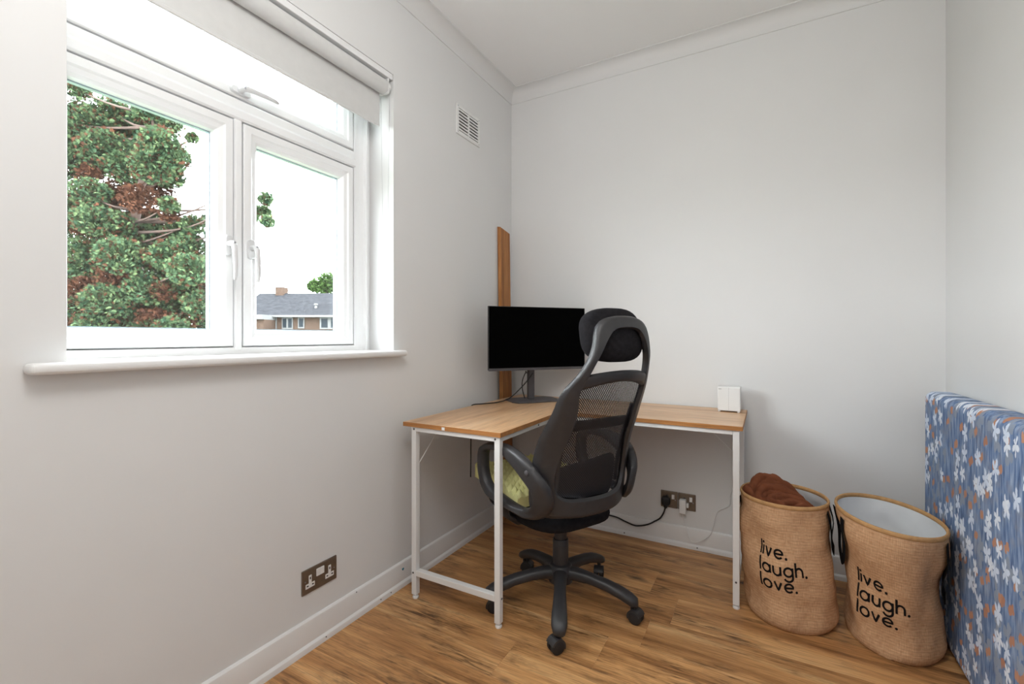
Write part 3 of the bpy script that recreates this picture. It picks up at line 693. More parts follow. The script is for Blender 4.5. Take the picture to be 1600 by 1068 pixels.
for x, y, z, ax in ((-1.318-0.003,1.521-LW,0.112,'y'), (-0.903+LW,1.521+0.002,0.112,'x'), (-0.107,2.104-LW,0.112,'y'), (-0.903-0.008,1.521-LW,ZF-0.010,'y'), (-1.318+0.002,1.521-LW,ZF-0.010,'y'), (-0.903+LW,1.85,bz0+0.010,'x')):
    sgn = -1 if ax == 'y' else 1
    MB().lathe([(0.0042,0), (0.0042,0.0012*sgn), (0.003,0.002*sgn)], (0,0,0), 12, ax).build('bolt', GREYPLASTIC, desk, loc=(x,y,z))

# ------------------------------------------------------------------ timber plank in the corner
tp = MB()
b0, b1 = -1.4185, -1.4175
tp.add([(-1.4185,2.418,0.001),(-1.3955,2.418,0.001),(-1.3955,2.535,0.001),(-1.4185,2.535,0.001),
        (-1.4440,2.416,1.800),(-1.4210,2.416,1.795),(-1.4210,2.533,1.775),(-1.4440,2.533,1.780)],
       [(3,2,1,0),(4,5,6,7),(0,1,5,4),(1,2,6,5),(2,3,7,6),(3,0,4,7)])
tag(tp.build('timber_board', TIMBER, bevel=0.002), 'long brown stained timber board propped upright in the room corner', 'board')

# ------------------------------------------------------------------ monitor
MC = Vector((-1.110, 2.300, 0)); ME = Vector((0.640, 0.768, 0)).normalized(); MN = Vector((0.768, -0.640, 0)).normalized()
mon_a = math.atan2(ME.y, ME.x)
mon = thing('computer_monitor', 'black widescreen computer monitor switched off on corner of the desk', 'monitor', (-1.185, 2.365, DZ), mon_a, world=False)
# local frame: x along the panel, -y to the viewer
off = mon.location; c_ = (MC - Vector((off.x, off.y, 0)))
px_, py_ = c_.dot(ME), c_.dot(Vector((-ME.y, ME.x, 0)))
HW, MZ0, MZ1 = 0.293, 0.941-DZ, 1.287-DZ
def lb(x0,x1,y0,y1,z0,z1,name,m,bev=0.0015): 
    o = MB().box(px_+x0,px_+x1,py_+y0,py_+y1,z0,z1).build(name, m, None, bevel=bev); o.parent = mon; return o
lb(-HW, HW, -0.008, 0.008, MZ0, MZ1, 'panel', BLACKPLASTIC)
lb(-HW+0.003, HW-0.003, -0.0088, -0.0079, MZ0+0.012, MZ1-0.003, 'screen', SCREEN, 0)
lb(-HW, HW, -0.0105, -0.0075, MZ0-0.003, MZ0+0.0105, 'bezel', GREYPLASTIC, 0.001)
lb(-0.20, 0.20, 0.006, 0.040, MZ0+0.03, MZ0+0.26, 'rear_housing', BLACKPLASTIC, 0.012)
o = MB().box(-0.019,0.019,-0.006,0.020,0.008,0.30).build('stand_pole', GREYPLASTIC, None, bevel=0.003); o.parent = mon
o = MB().box(-0.03,0.03,py_+0.03,0.0,0.25,0.31).build('stand_mount', BLACKPLASTIC, None, bevel=0.003); o.parent = mon
hx = [(-0.118,-0.108),(0.118,-0.108),(0.155,-0.060),(0.155,0.055),(0.125,0.095),(-0.10,0.095),(-0.14,0.055),(-0.14,-0.060)]
o = MB().prism(hx, 0.0005, 0.008).build('stand_base', GREYPLASTIC, None, bevel=0.0015); o.parent = mon
o = MB().box(-0.036,-0.019,-0.004,0.004,0.158,0.164).box(-0.036,-0.033,-0.004,0.004,0.158,0.172).build('cable_hook', BLACKPLASTIC, None); o.parent = mon

def cable(pts, r, label, name='cable'):
    o = MB().tube(crom(pts, max(30, len(pts)*10)), r, 8).build(name, BLACKRUBBER, smooth=True)
    return tag(o, label, 'cable')
cable([(-1.165,2.345,0.915), (-1.185,2.330,0.880), (-1.225,2.300,0.825), (-1.265,2.245,0.775), (-1.300,2.180,0.7595), (-1.345,2.09,0.7590), (-1.3755,2.045,0.757), (-1.3790,2.040,0.735), (-1.3800,2.035,0.60), (-1.3805,2.034,0.45), (-1.381,2.033,0.372)], 0.0031, 'black monitor cable trailing over the desk edge beside the wall', 'monitor_cable')
cable([(-1.2065,2.344,0.925), (-1.232,2.346,0.87), (-1.236,2.352,0.82), (-1.222,2.350,0.775), (-1.2165,2.348,0.7670)], 0.0028, 'short black cable looping behind the monitor stand', 'monitor_lead')

# ------------------------------------------------------------------ white box (router)
rt = thing('router_box', 'small white square box on right end of the desk', 'router', (-0.155, 2.500, DZ))
MB().box(-0.2075, -0.107, 2.462, 2.535, DZ+0.005, DZ+0.122).build('casing', WHITEPLASTIC, rt, bevel=0.004, seg=3)
MB().box(-0.1585, -0.1575, 2.4615, 2.463, DZ+0.010, DZ+0.119).build('seam', mat('seam_grey', (0.5,0.5,0.5,1), 0.6, vary=0), rt)
MB().box(-0.204, -0.190, 2.4614, 2.463, DZ+0.110, DZ+0.113).build('logo_mark', mat('logo_grey', (0.42,0.42,0.42,1), 0.6, vary=0), rt)
for x in (-0.2, -0.115):
    for y in (2.469, 2.528):
        MB().lathe([(0.005,0.0), (0.006,0.001), (0.006,0.0052)], (x,y,DZ), 12).build('foot', WHITEPLASTIC, rt)

# ------------------------------------------------------------------ office chair
chair = thing('office_chair', 'black high-back office chair with mesh back and loop armrests', 'chair', (-0.757, 1.787, 0), math.radians(61.0), world=False)
def cp(mb, name, m, smooth=True, bevel=0, angle=40, parent=None):
    o = mb.build(name, m, None, smooth=smooth, bevel=bevel, angle=angle); o.parent = parent or chair; return o
bz = crom([(0.36,0.218),(0.50,0.220),(0.68,0.250),(0.82,0.302),(0.94,0.347),(1.04,0.378),(1.10,0.382),(1.16,0.372),(1.24,0.350)], 80)
def back(s, z, off=0.0): return (s, -(float(np.interp(z, bz[:,0], bz[:,1])) - 1.80*s*s) + off, z)   # off > 0 is towards the sitter
outer = [(0,1.196),(0.045,1.194),(0.088,1.184),(0.116,1.164),(0.127,1.130),(0.132,1.095),(0.146,1.040),(0.170,0.985),(0.195,0.945),(0.210,0.905),(0.215,0.865),(0.221,0.830),(0.234,0.765),(0.240,0.700),(0.242,0.600),(0.242,0.530),(0.232,0.475),(0.195,0.450),(0.110,0.444),(0,0.444)]
inner = [(0,1.150),(0.035,1.148),(0.062,1.138),(0.082,1.114),(0.102,1.080),(0.124,1.030),(0.136,0.990),(0.148,0.950),(0.149,0.910),(0.142,0.870),(0.139,0.820),(0.145,0.740),(0.160,0.680),(0.168,0.620),(0.166,0.570),(0.152,0.535),(0.125,0.520),(0.080,0.517),(0,0.517)]
NO = 60
oc, ic = crom(outer, NO), crom(inner, NO)
def full(c): return np.vstack([c, np.stack([-c[::-1][1:-1,0], c[::-1][1:-1,1]], 1)])
oc, ic = full(oc), full(ic)
mb = MB(); loops = []
US = np.linspace(0, 1, 9)
for a, b in zip(oc, ic):
    lp = []
    for u in US:
        h_ = 0.015*(1-abs(2*u-1)**7)**0.5
        s_, z_ = a*(1-u)+b*u; lp.append(back(s_, z_, -h_))
    for u in US[::-1][1:-1]:
        h_ = 0.015*(1-abs(2*u-1)**7)**0.5
        s_, z_ = a*(1-u)+b*u; lp.append(back(s_, z_, h_))
    loops.append(lp)
mb.rings(loops)
cp(mb, 'back_frame', BLACKPLASTIC, angle=50)
mb = MB(); loops = []
for s_ in np.linspace(-0.155, 0.155, 31):
    zt = 1.004 - 0.75*s_*s_; zb_ = 0.962 - 1.3*s_*s_
    lp = []
    for u in US: h_ = 0.013*(1-abs(2*u-1)**5)**0.5; lp.append(back(s_, zt*(1-u)+zb_*u, -h_))
    for u in US[::-1][1:-1]: h_ = 0.013*(1-abs(2*u-1)**5)**0.5; lp.append(back(s_, zt*(1-u)+zb_*u, h_))
    loops.append(lp)
mb.rings(loops, closed=False, cap=True)
cp(mb, 'back_crossbar', BLACKPLASTIC, angle=50)
# mesh panel
ih = crom(inner, 200)
def innerw(z): 
    o = ih[np.argsort(ih[:,1])]; return float(np.interp(z, o[:,1], o[:,0]))
rows = []
for z in np.linspace(0.512, 0.972, 34):
    w = innerw(z)+0.012
    rows.append([back(s_, z, 0.012 + 0.010*math.cos(math.pi/2*s_/w)) for s_ in np.linspace(-w, w, 22)])
cp(MB().grid(rows), 'mesh_panel', MESH, angle=80)
# lumbar bar with two end plates and the padded lower back
mb = MB()
mb.rings([[back(s_, 0.800+0.012*math.cos(a)*1.8 - 0.4*s_*s_, 0.035+0.010*math.sin(a)) for a in np.linspace(0, 2*math.pi, 10, endpoint=False)] for s_ in np.linspace(-0.15, 0.15, 17)], closed=False, cap=True)
cp(mb, 'lumbar_bar', BLACKPLASTIC)
for sg in (-1, 1):
    mb = MB()
    mb.rings([[back(sg*(0.158+0.016*math.cos(a)), z, 0.022+0.010*math.sin(a)) for a in np.linspace(0, 2*math.pi, 10, endpoint=False)] for z in np.linspace(0.54, 0.86, 12)], closed=False, cap=True)
    cp(mb, 'lumbar_bracket', BLACKPLASTIC)
mb = MB()
def padfn(q): 
    z = 0.555+q[2]+0.10*q[0]; b = back(q[0], z, 0.050); return (q[0], b[1]+q[1], z)
mb.sell((0,0,0), (0.178, 0.022, 0.095), 3.2, 30, 14, fn=padfn)
cp(mb, 'back_pad', BLACKFABRIC, angle=80)
# headrest
mb = MB()
def hfn(q):
    b = back(q[0], 1.128+q[2], 0.047 - 0.2*q[0]*q[0]); return (q[0], b[1]+q[1], 1.128+q[2]-0.12*q[0]*q[0])
mb.sell((0,0,0), (0.143, 0.040, 0.098), 2.9, 34, 18, fn=hfn)
hr = cp(mb, 'headrest', BLACKFABRIC, angle=80)
# seat
mb = MB()
def seatfn(q):
    w = 1.0 - 0.12*max(0, -q[1]/0.24); return (q[0]*w, q[1], q[2] + 0.07*q[1])
mb.sell((0,0.085,0.406), (0.225, 0.250, 0.034), 3.6, 36, 14, fn=seatfn)
cp(mb, 'seat', BLACKFABRIC, angle=80)
mb = MB(); mb.box(-0.09,0.09,-0.05,0.14,0.338,0.378)
cp(mb, 'seat_mechanism', BLACKPLASTIC, smooth=False, bevel=0.012)
# loop armrests
aout = [(0.270,0.203,0.644),(0.270,0.165,0.672),(0.270,0.114,0.689),(0.270,0.017,0.703),(0.268,-0.080,0.694),(0.260,-0.145,0.667),(0.243,-0.185,0.628),(0.222,-0.208,0.590),(0.204,-0.212,0.546),(0.198,-0.204,0.500),(0.208,-0.176,0.462),(0.235,-0.126,0.442),(0.255,-0.063,0.450),(0.265,0.040,0.456),(0.270,0.120,0.462),(0.270,0.176,0.490),(0.270,0.205,0.540),(0.270,0.214,0.590)]
ainn = [(0.270,0.154,0.640),(0.270,0.128,0.654),(0.270,0.090,0.662),(0.270,0.012,0.659),(0.266,-0.060,0.626),(0.260,-0.105,0.597),(0.254,-0.138,0.572),(0.248,-0.152,0.552),(0.244,-0.156,0.530),(0.242,-0.150,0.508),(0.243,-0.130,0.492),(0.249,-0.090,0.480),(0.255,-0.045,0.480),(0.262,0.005,0.488),(0.269,0.080,0.503),(0.270,0.132,0.526),(0.270,0.153,0.560),(0.270,0.158,0.600)]
NA = 96
ao, ai = crom(aout, NA, True), crom(ainn, NA, True)
for sg in (-1, 1):
    mb = MB(); loops = []
    for a, b in zip(ao, ai):
        lp = []
        for u in US: q = a*(1-u)+b*u; lp.append((sg*(q[0]+0.022*(1-abs(2*u-1)**4)**0.5), q[1], q[2]))
        for u in US[::-1][1:-1]: q = a*(1-u)+b*u; lp.append((sg*(q[0]-0.022*(1-abs(2*u-1)**4)**0.5), q[1], q[2]))
        loops.append(lp)
    mb.rings(loops)
    arm = cp(mb, 'armrest', BLACKPLASTIC, angle=60)
    for x_, y_, z_ in ((0.272,-0.150,0.628), (0.228,-0.184,0.524)):
        k = MB().lathe([(0.011,-0.004*sg), (0.011,0.004*sg), (0.006,0.007*sg)], (0,0,0), 14, 'x').build('bolt_cap', GREYPLASTIC, None, smooth=True, loc=(sg*x_, y_, z_)); k.parent = arm
    # armrest bracket under the seat
    mb = MB(); mb.tube([(sg*0.10, 0.03, 0.362), (sg*0.20, 0.03, 0.378), (sg*0.250, 0.03, 0.415), (sg*0.264, 0.03, 0.470)], 0.014, 10, flat=1.6)
    cp(mb, 'armrest_bracket', BLACKPLASTIC)
# gas lift and star base
mb = MB(); mb.lathe([(0.026,0.26), (0.026,0.35)], (0,0,0), 20); mb.lathe([(0.030,0.10), (0.033,0.105), (0.033,0.268), (0.030,0.274)], (0,0,0), 22)
cp(mb, 'gas_lift', BLACKPLASTIC)
mb = MB(); mb.lathe([(0.036,0.095), (0.050,0.098), (0.052,0.150), (0.044,0.168), (0.034,0.172)], (0,0,0), 24)
cp(mb, 'hub', BLACKPLASTIC)
random.seed(3)
for k in range(5):
    ang = math.radians(-97 + 72*k - 32.0)     # camera-frame angle turned into the chair frame
    d = Vector((math.cos(ang), math.sin(ang), 0)); nrm = Vector((-d.y, d.x, 0))
    mb = MB(); loops = []
    for r, z, w, hh in ((0.030,0.135,0.030,0.026),(0.070,0.137,0.027,0.024),(0.130,0.132,0.0235,0.021),(0.200,0.119,0.0255,0.020),(0.255,0.102,0.0295,0.021),(0.292,0.086,0.0295,0.021),(0.316,0.076,0.022,0.016),(0.320,0.071,0.008,0.006)):
        loops.append([tuple(d*r + nrm*w*math.copysign(abs(math.cos(a))**0.75, math.cos(a)) + Vector((0,0,z+hh*math.copysign(abs(math.sin(a))**0.75, math.sin(a))))) for a in np.linspace(0, 2*math.pi, 14, endpoint=False)])
    mb.rings(loops, closed=False, cap=True)
    lg = cp(mb, 'base_leg', BLACKPLASTIC, angle=60)
    # twin-wheel caster
    sw = random.uniform(0, 2*math.pi); e = Vector((math.cos(sw), math.sin(sw), 0)); f_ = Vector((-e.y, e.x, 0))
    pc = d*0.298
    mb = MB()
    cen = pc + f_*0.014 + Vector((0,0,0.0265))
    for sg in (-1, 1):
        loops = []
        for t, rr in ((0.003,0.020),(0.004,0.0265),(0.018,0.0265),(0.022,0.021),(0.023,0.012)):
            loops.append([tuple(cen + e*sg*t + f_*rr*math.cos(a) + Vector((0,0,rr*math.sin(a)))) for a in np.linspace(0, 2*math.pi, 22, endpoint=False)])
        mb.rings(loops, closed=False, cap=True)
    w_ = cp(mb, 'caster', BLACKRUBBER, angle=40, parent=lg)
    mb = MB()
    loops = []
    for t in (-0.0215, 0.0215):
        loops.append([tuple(cen + e*t + f_*0.029*math.cos(a) + Vector((0,0,0.029*math.sin(a)))) for a in np.linspace(math.radians(20), math.radians(200), 12)] + [tuple(cen + e*t + f_*0.020*math.cos(a) + Vector((0,0,0.020*math.sin(a)))) for a in np.linspace(math.radians(200), math.radians(20), 12)])
    mb.rings(loops, closed=False, cap=True)
    mb.tube([tuple(pc + Vector((0,0,0.03))), tuple(pc + Vector((0,0,0.075)))], 0.008, 10)
    cp(mb, 'caster_hood', BLACKPLASTIC, parent=lg, smooth=False)

# foam cushion on the seat (egg-crate top)
foam = thing('foam_cushion', 'yellow egg-crate foam pad lying on the office chair seat', 'cushion', (-0.757, 1.787, 0), math.radians(61.0), world=False)
def foam_slab(x0, x1, y0, y1, name):
    mb = MB(); nx, ny = int((x1-x0)/0.0042), int((y1-y0)/0.0042)
    def top(x, y): 
        e = min(1, (x-x0)/0.006+0.35, (x1-x)/0.006+0.35, (y-y0)/0.006+0.35, (y1-y)/0.006+0.35)
        return 0.490 + 0.07*y + 0.025*(abs(math.sin(y*math.pi/0.034))**1.0-0.5) * (0.75+0.25*math.sin(x*2*math.pi/0.034)) + 0.006*math.sin(x*2*math.pi/0.034)
    P = [[(x0+(x1-x0)*i/nx, y0+(y1-y0)*j/ny) for i in range(nx+1)] for j in range(ny+1)]
    base = lambda x, y: 0.4385 + 0.07*y
    mb.grid([[(x,y,top(x,y)) for x,y in r] for r in P])
    mb.grid([[(x,y,base(x,y)) for x,y in r] for r in P])
    edge = P[0] + [r[-1] for r in P[1:]] + P[-1][::-1][1:] + [r[0] for r in P[::-1][1:-1]]
    mb.rings([[(x,y,base(x,y)) for x,y in edge], [(x,y,top(x,y)) for x,y in edge]], closed=False)
    o = mb.build(name, FOAM, None, smooth=True, angle=38); o.parent = foam; return o
foam_slab(-0.215, 0.19, 0.000, 0.100, 'foam_slab')
foam_slab(-0.205, 0.19, 0.102, 0.385, 'foam_slab')

# ------------------------------------------------------------------ laundry hampers
def nz(x, y, z=0.0): return noise.noise(Vector((x, y, z)))
class Hamper:
    def __init__(s, c0, ax0, c1, ax1, H, seed, tilt=(0,0), crease=0.016, bulge=0.035):
        s.bulge = bulge
        s.c0, s.ax0, s.c1, s.ax1, s.H, s.seed, s.tilt, s.cr = c0, ax0, c1, ax1, H, seed, tilt, crease
    def p(s, a, v, off=0.0):     # a angle, v 0..1 up the wall
        t = v*v*(3-2*v)
        cx = s.c0[0]*(1-t)+s.c1[0]*t; cy = s.c0[1]*(1-t)+s.c1[1]*t
        rx = s.ax0[0]*(1-t)+s.ax1[0]*t; ry = s.ax0[1]*(1-t)+s.ax1[1]*t
        bulge = 1 + s.bulge*math.sin(math.pi*min(1, v*1.1)) 
        if v < 0.07: bulge *= 0.93 + 0.07*math.sin(math.pi/2*v/0.07)
        ca, sa = math.cos(a), math.sin(a)
        env = max(0, min(1, v/0.12))*max(0, min(1, (0.97-v)/0.12))
        cr = s.cr*env*(nz(ca*1.3+s.seed, sa*1.3, v*3.0) * 1.6 + 0.7*(abs(nz(ca*2.2, sa*2.2+s.seed, v*4.5))-0.2))
        x = cx + ca*(rx*bulge+cr+off); y = cy + sa*(ry*bulge+cr+off)
        z = s.H*v + v*v*(s.tilt[0]*ca + s.tilt[1]*sa)
        return (x, y, z)

def poly_letters(text):
    """geometric sans strokes; x-height 1; returns list of polylines and dots, and the width"""
    def arc(cx, cy, r, a0, a1, n=18, ry=None):
        return [(cx+r*math.cos(math.radians(a0+(a1-a0)*k/n)), cy+(ry or r)*math.sin(math.radians(a0+(a1-a0)*k/n))) for k in range(n+1)]
    def ln(a, b, n=6): return [(a[0]+(b[0]-a[0])*k/n, a[1]+(b[1]-a[1])*k/n) for k in range(n+1)]
    G = {'l': ([ln((0,0),(0,1.6))], [], 0.0), 'i': ([ln((0,0),(0,1.0))], [(0,1.36)], 0.0),
         'v': ([ln((0,1),(0.40,0)) + ln((0.40,0),(0.80,1))[1:]], [], 0.8),
         'e': ([ln((0.03,0.5),(0.98,0.5)) + arc(0.5,0.5,0.48,0,318)[1:]], [], 0.95),
         'o': ([arc(0.5,0.5,0.48,0,360,26)], [], 0.98), 'a': ([arc(0.5,0.5,0.48,0,360,26), ln((0.98,0),(0.98,1))], [], 1.0),
         'u': ([ln((0,1),(0,0.42)) + arc(0.40,0.40,0.40,180,360,14)[1:] + ln((0.80,0.42),(0.80,1))[1:], ln((0.80,0),(0.80,0.5))], [], 0.82),
         'g': ([arc(0.5,0.5,0.48,0,360,26), ln((0.98,1),(0.98,-0.1)) + arc(0.5,-0.1,0.48,0,-160,14)[1:]], [], 1.0),
         'h': ([ln((0,0),(0,1.6)), [(0.0,0.45)] + arc(0.40,0.58,0.40,180,0,14) + ln((0.80,0.58),(0.80,0))[1:]], [], 0.82),
         '.': ([], [(0.05,0.06)], 0.1)}
    X = 0; P = []; D = []
    for ch in text:
        pl, dt, w = G[ch]
        P += [[(x+X, y) for x, y in p] for p in pl]; D += [(x+X, y) for x, y in dt]
        X += w + 0.36
    return P, D, X
def lettering(hm, lines, a0, v0, du, dv, skew, parent, name='lettering'):
    """lines of text wrapped on the hamper wall; a0,v0 top-left anchor; du angle per unit, dv height fraction per unit"""
    mb = MB(); W = 0.118
    def S(x, y, o=0.0012): return hm.p(a0 + du*x, v0 + dv*y + skew*x, o)
    for k, t in enumerate(lines):
        P, D, _ = poly_letters(t); oy = -k*1.85
        for p in P:
            # ribbon of constant width
            n = len(p); L_, R_ = [], []
            for i in range(n):
                a, b = p[max(i-1,0)], p[min(i+1,n-1)]
                tx, ty = b[0]-a[0], b[1]-a[1]; l = math.hypot(tx, ty) or 1; nx, ny = -ty/l*W, tx/l*W
                L_.append((p[i][0]+nx, p[i][1]+ny)); R_.append((p[i][0]-nx, p[i][1]-ny))
            mb.grid([[S(x, y+oy) for x, y in L_], [S(x, y+oy) for x, y in R_]])
        for (x, y) in D:
            c = [(x+0.155*math.cos(2*math.pi*q/12), y+0.155*math.sin(2*math.pi*q/12)) for q in range(12)]
            vs = [S(a, b+oy, 0.0014) for a, b in c]
            mb.add(vs, [tuple(range(12))])
    return mb.build(name, INK, parent, fix=False)

def make_hamper(hm, label, a_text, v_text, du, dv, skew, hang):
    t = thing('laundry_hamper', label, 'laundry hamper', (hm.c0[0], hm.c0[1], 0))
    n, m = 96, 44
    mb = MB()
    loops = [[hm.p(2*math.pi*k/n, i/m) for k in range(n)] for i in range(m+1)]
    # bottom
    c = (hm.c0[0], hm.c0[1], 0.0012)
    loops = [[(c[0]+(q[0]-c[0])*0.02, c[1]+(q[1]-c[1])*0.02, 0.0012) for q in loops[0]], [(q[0]*0.5+c[0]*0.5, q[1]*0.5+c[1]*0.5, 0.0012) for q in loops[0]]] + [[(q[0],q[1],max(q[2],0.0012)) for q in l] for l in loops]
    mb.rings(loops, closed=False)
    body = mb.build('body', JUTE, t, smooth=True, angle=70, fix=True)
    uvl = body.data.uv_layers.new(name='UVMap')
    M = len(loops)
    for poly in body.data.polygons:
        ks = []
        for li in poly.loop_indices:
            vi = body.data.loops[li].vertex_index; ks.append((li, vi % n, vi // n))
        wrap = max(k for _, k, _ in ks) - min(k for _, k, _ in ks) > n/2
        for li, k, i in ks:
            if wrap and k < n/2: k += n
            uvl.data[li].uv = (k/n*1.1, i/M*0.47)
    # lining
    mb = MB()
    li = [[hm.p(2*math.pi*k/n, max(0.02, i/m), -0.0045) for k in range(n)] for i in range(m, -1, -2)]
    cb_ = (hm.c0[0], hm.c0[1], 0.012)
    li.append([(q[0]*0.4+cb_[0]*0.6, q[1]*0.4+cb_[1]*0.6, 0.012) for q in li[-1]]); li.append([(cb_[0]+(q[0]-cb_[0])*0.02, cb_[1]+(q[1]-cb_[1])*0.02, 0.012) for q in li[-1]])
    mb.rings(li, closed=False)
    mb.build('lining', LINING, t, smooth=True, angle=70)
    # wired rim
    mb = MB(); loops = []
    for k in range(n):
        a = 2*math.pi*k/n; p0 = Vector(hm.p(a, 1.0)); d = Vector((math.cos(a), math.sin(a), 0))
        loops.append([tuple(p0 + d*(-0.0022+0.0052*math.cos(q)) + Vector((0,0,0.0085*math.sin(q)-0.001))) for q in np.linspace(0, 2*math.pi, 10, endpoint=False)])
    mb.rings(loops)
    mb.build('rim_binding', JUTERIM, t, smooth=True, angle=70)
    lettering(hm, ['live.', 'laugh.', 'love.'], a_text, v_text, du, dv, skew, t)
    for a, drop in hang:      # webbing handles
        mb = MB(); rows = []
        for q in np.linspace(0, 1, 22):
            da = (q-0.5)*0.62
            v = 0.955 - drop*math.sin(math.pi*q)**0.7
            out = 0.004 + 0.010*math.sin(math.pi*q)
            p0 = Vector(hm.p(a+da, v, out)); 
            tang = Vector((-math.sin(a), math.cos(a), 0)); wdir = (tang*math.cos(math.pi*q) * 0.9 + Vector((0,0,1))*math.sin(math.pi*q)).normalized()
            nr = Vector((math.cos(a), math.sin(a), 0))*0.0012
            rows.append([tuple(p0-wdir*0.018-nr), tuple(p0+wdir*0.018-nr), tuple(p0+wdir*0.018+nr), tuple(p0-wdir*0.018+nr)])
        mb.rings(rows, closed=False, cap=True)
        mb.build('handle', STRAP, t, smooth=True, angle=40)
    return t
H1 = Hamper((0.083,2.187), (0.160,0.171), (0.062,2.187), (0.156,0.160), 0.472, 1.3, (0.0,0.0))
H2 = Hamper((0.408,2.185), (0.143,0.178), (0.392,2.135), (0.158,0.212), 0.470, 7.7, (-0.012,0.0), 0.014, -0.085)
t1 = make_hamper(H1, 'jute laundry hamper stuffed with a brown blanket beside the desk leg', -2.138, 0.584, 0.170, 0.0687, 0.0022, ((math.radians(172), 0.24), (math.radians(-8), 0.34)))
t2 = make_hamper(H2, 'empty jute laundry hamper with white lining beside the mattress', -2.475, 0.515, 0.188, 0.0690, 0.0, ((math.radians(186), 0.38), (math.radians(-20), 0.48)))

# brown blanket crumpled in the first hamper
mb = MB(); rows = []
rolls = [([(-0.12,0.03),(-0.06,0.085),(0.0,0.10),(0.06,0.07),(0.10,0.02)], [0.480,0.520,0.520,0.490,0.440], 0.042),
         ([(-0.125,-0.03),(-0.07,0.035),(-0.01,0.05),(0.05,0.025),(0.105,-0.03)], [0.470,0.492,0.492,0.478,0.430], 0.034),
         ([(-0.11,-0.07),(-0.05,-0.01),(0.01,0.00),(0.06,-0.03),(0.10,-0.07)], [0.462,0.474,0.470,0.462,0.432], 0.030),
         ([(-0.08,-0.11),(-0.03,-0.055),(0.03,-0.05),(0.08,-0.085)], [0.458,0.466,0.462,0.445], 0.028),
         ([(-0.13,-0.01),(-0.12,0.05),(-0.07,0.11)], [0.478,0.488,0.480], 0.030),
         ([(-0.03,-0.12),(0.02,-0.09),(0.07,-0.10)], [0.456,0.462,0.448], 0.026),
         ([(-0.10,-0.02),(-0.06,-0.06),(-0.05,-0.12)], [0.470,0.468,0.455], 0.026)]
rolls = [(crom([(a, b, h_) for (a, b), h_ in zip(P, Hh)], 40), r) for P, Hh, r in rolls]
def blank(x, y):
    u, w = x-0.062, y-2.187
    la, de = 0.874*u+0.485*w, -0.485*u+0.874*w
    la += 0.014*nz(u*22, w*22, 3.3); de += 0.014*nz(u*22, w*22, 8.1)
    best = 0.405
    for pts, r in rolls:
        dd = (pts[:,0]-la)**2 + (pts[:,1]-de)**2
        k = int(np.argmin(dd)); q = dd[k]/(r*r)
        best = max(best, pts[k,2] - 0.040*q/(1+0.15*q))
    rr_ = math.hypot(u/0.138, w/0.142)
    return best + 0.003*nz(u*70, w*50, 5.0) + 0.004*nz(u*30, w*26, 9.0) - 0.10*max(0, rr_-0.85)
NB = 90
for i in range(NB+1):
    rr = i/NB; row = []
    for k in range(140):
        a = 2*math.pi*k/140
        x = 0.062+0.138*rr*math.cos(a); y = 2.187+0.142*rr*math.sin(a)
        row.append((x, y, blank(x, y)))
    rows.append(row)
rows[0] = [(x+0.0005*math.cos(2*math.pi*k/140), y+0.0005*math.sin(2*math.pi*k/140), z) for k, (x,y,z) in enumerate(rows[0])]
low = [[(0.062+(x-0.062)*0.9, 2.187+(y-2.187)*0.9, 0.16) for x, y, z in rows[-1]]]
mb.rings(rows+low, closed=False, cap=True)
for pts, r in rolls:
    P_ = []; R_ = []
    for k in range(0, 40, 1):
        la, de, hh = pts[k]; t = k/39
        x, y = 0.062+0.874*la-0.485*de, 2.187+0.485*la+0.874*de
        R_.append(r*0.62*max(0.25, math.sin(math.pi*(0.06+0.88*t))**0.5)*(1+0.25*nz(la*40, de*40, hh*9)))
        P_.append((x, y, hh-0.55*r*0.62+0.004*nz(la*55, de*55, 1.7)))
    mb.tube(P_, R_, 16, flat=0.9)
tag(mb.build('blanket', BLANKET, smooth=True, angle=80), 'crumpled dark brown fleece blanket inside the hamper beside the desk', 'blanket')

# ------------------------------------------------------------------ mattress on its edge against the right wall
mb = MB()
MX0, MX1, MY0, MY1, MZT = 0.566, 0.6675, 0.55, 2.470, 0.902
loops = []
def rr_section(y, shrink=0.0):
    pts = []; r = 0.030
    x0, x1, z0, z1 = MX0+shrink, MX1-0.0*shrink, 0.001, MZT-shrink
    for cx, cz, a0 in ((x1-r,z1-r,0), (x0+r,z1-r,90), (x0+r,z0+r,180), (x1-r,z0+r,270)):
        for k in range(7):
            a = math.radians(a0+90*k/6); pts.append((cx+r*math.cos(a), cz+r*math.sin(a)))
        if a0 == 90:     # subdivide the big front face
            for q in range(1, 24): pts.append((x0, z1-r-(z1-2*r-z0)*q/24))
    out = []
    for x, z in pts:
        b = 0.0
        if x < MX0+0.02+shrink: b = 0.006*nz(y*1.7, z*2.3, 1.0)*min(1, z/0.1) - 0.002*(1+math.cos(y*2*math.pi/0.065))*min(1, z/0.2)*0.4
        out.append((x - b if x < MX0+0.03+shrink else x, y, z + (0.004*nz(y*3, 5.0) if z > 0.8 else 0)))
    return out
ys = np.r_[[MY0], np.linspace(MY0+0.01, MY1-0.03, 150)]
for y in ys: loops.append(rr_section(float(y)))
for k in range(1, 7):
    a = math.pi/2*k/6; loops.append(rr_section(MY1-0.03+0.03*math.sin(a), 0.026*(1-math.cos(a))))
mb.rings(loops, closed=False, cap=True)
mt = mb.build('mattress', TICKING, smooth=True, angle=70)
tag(mt, 'blue floral single mattress standing on its long edge against right wall', 'mattress')

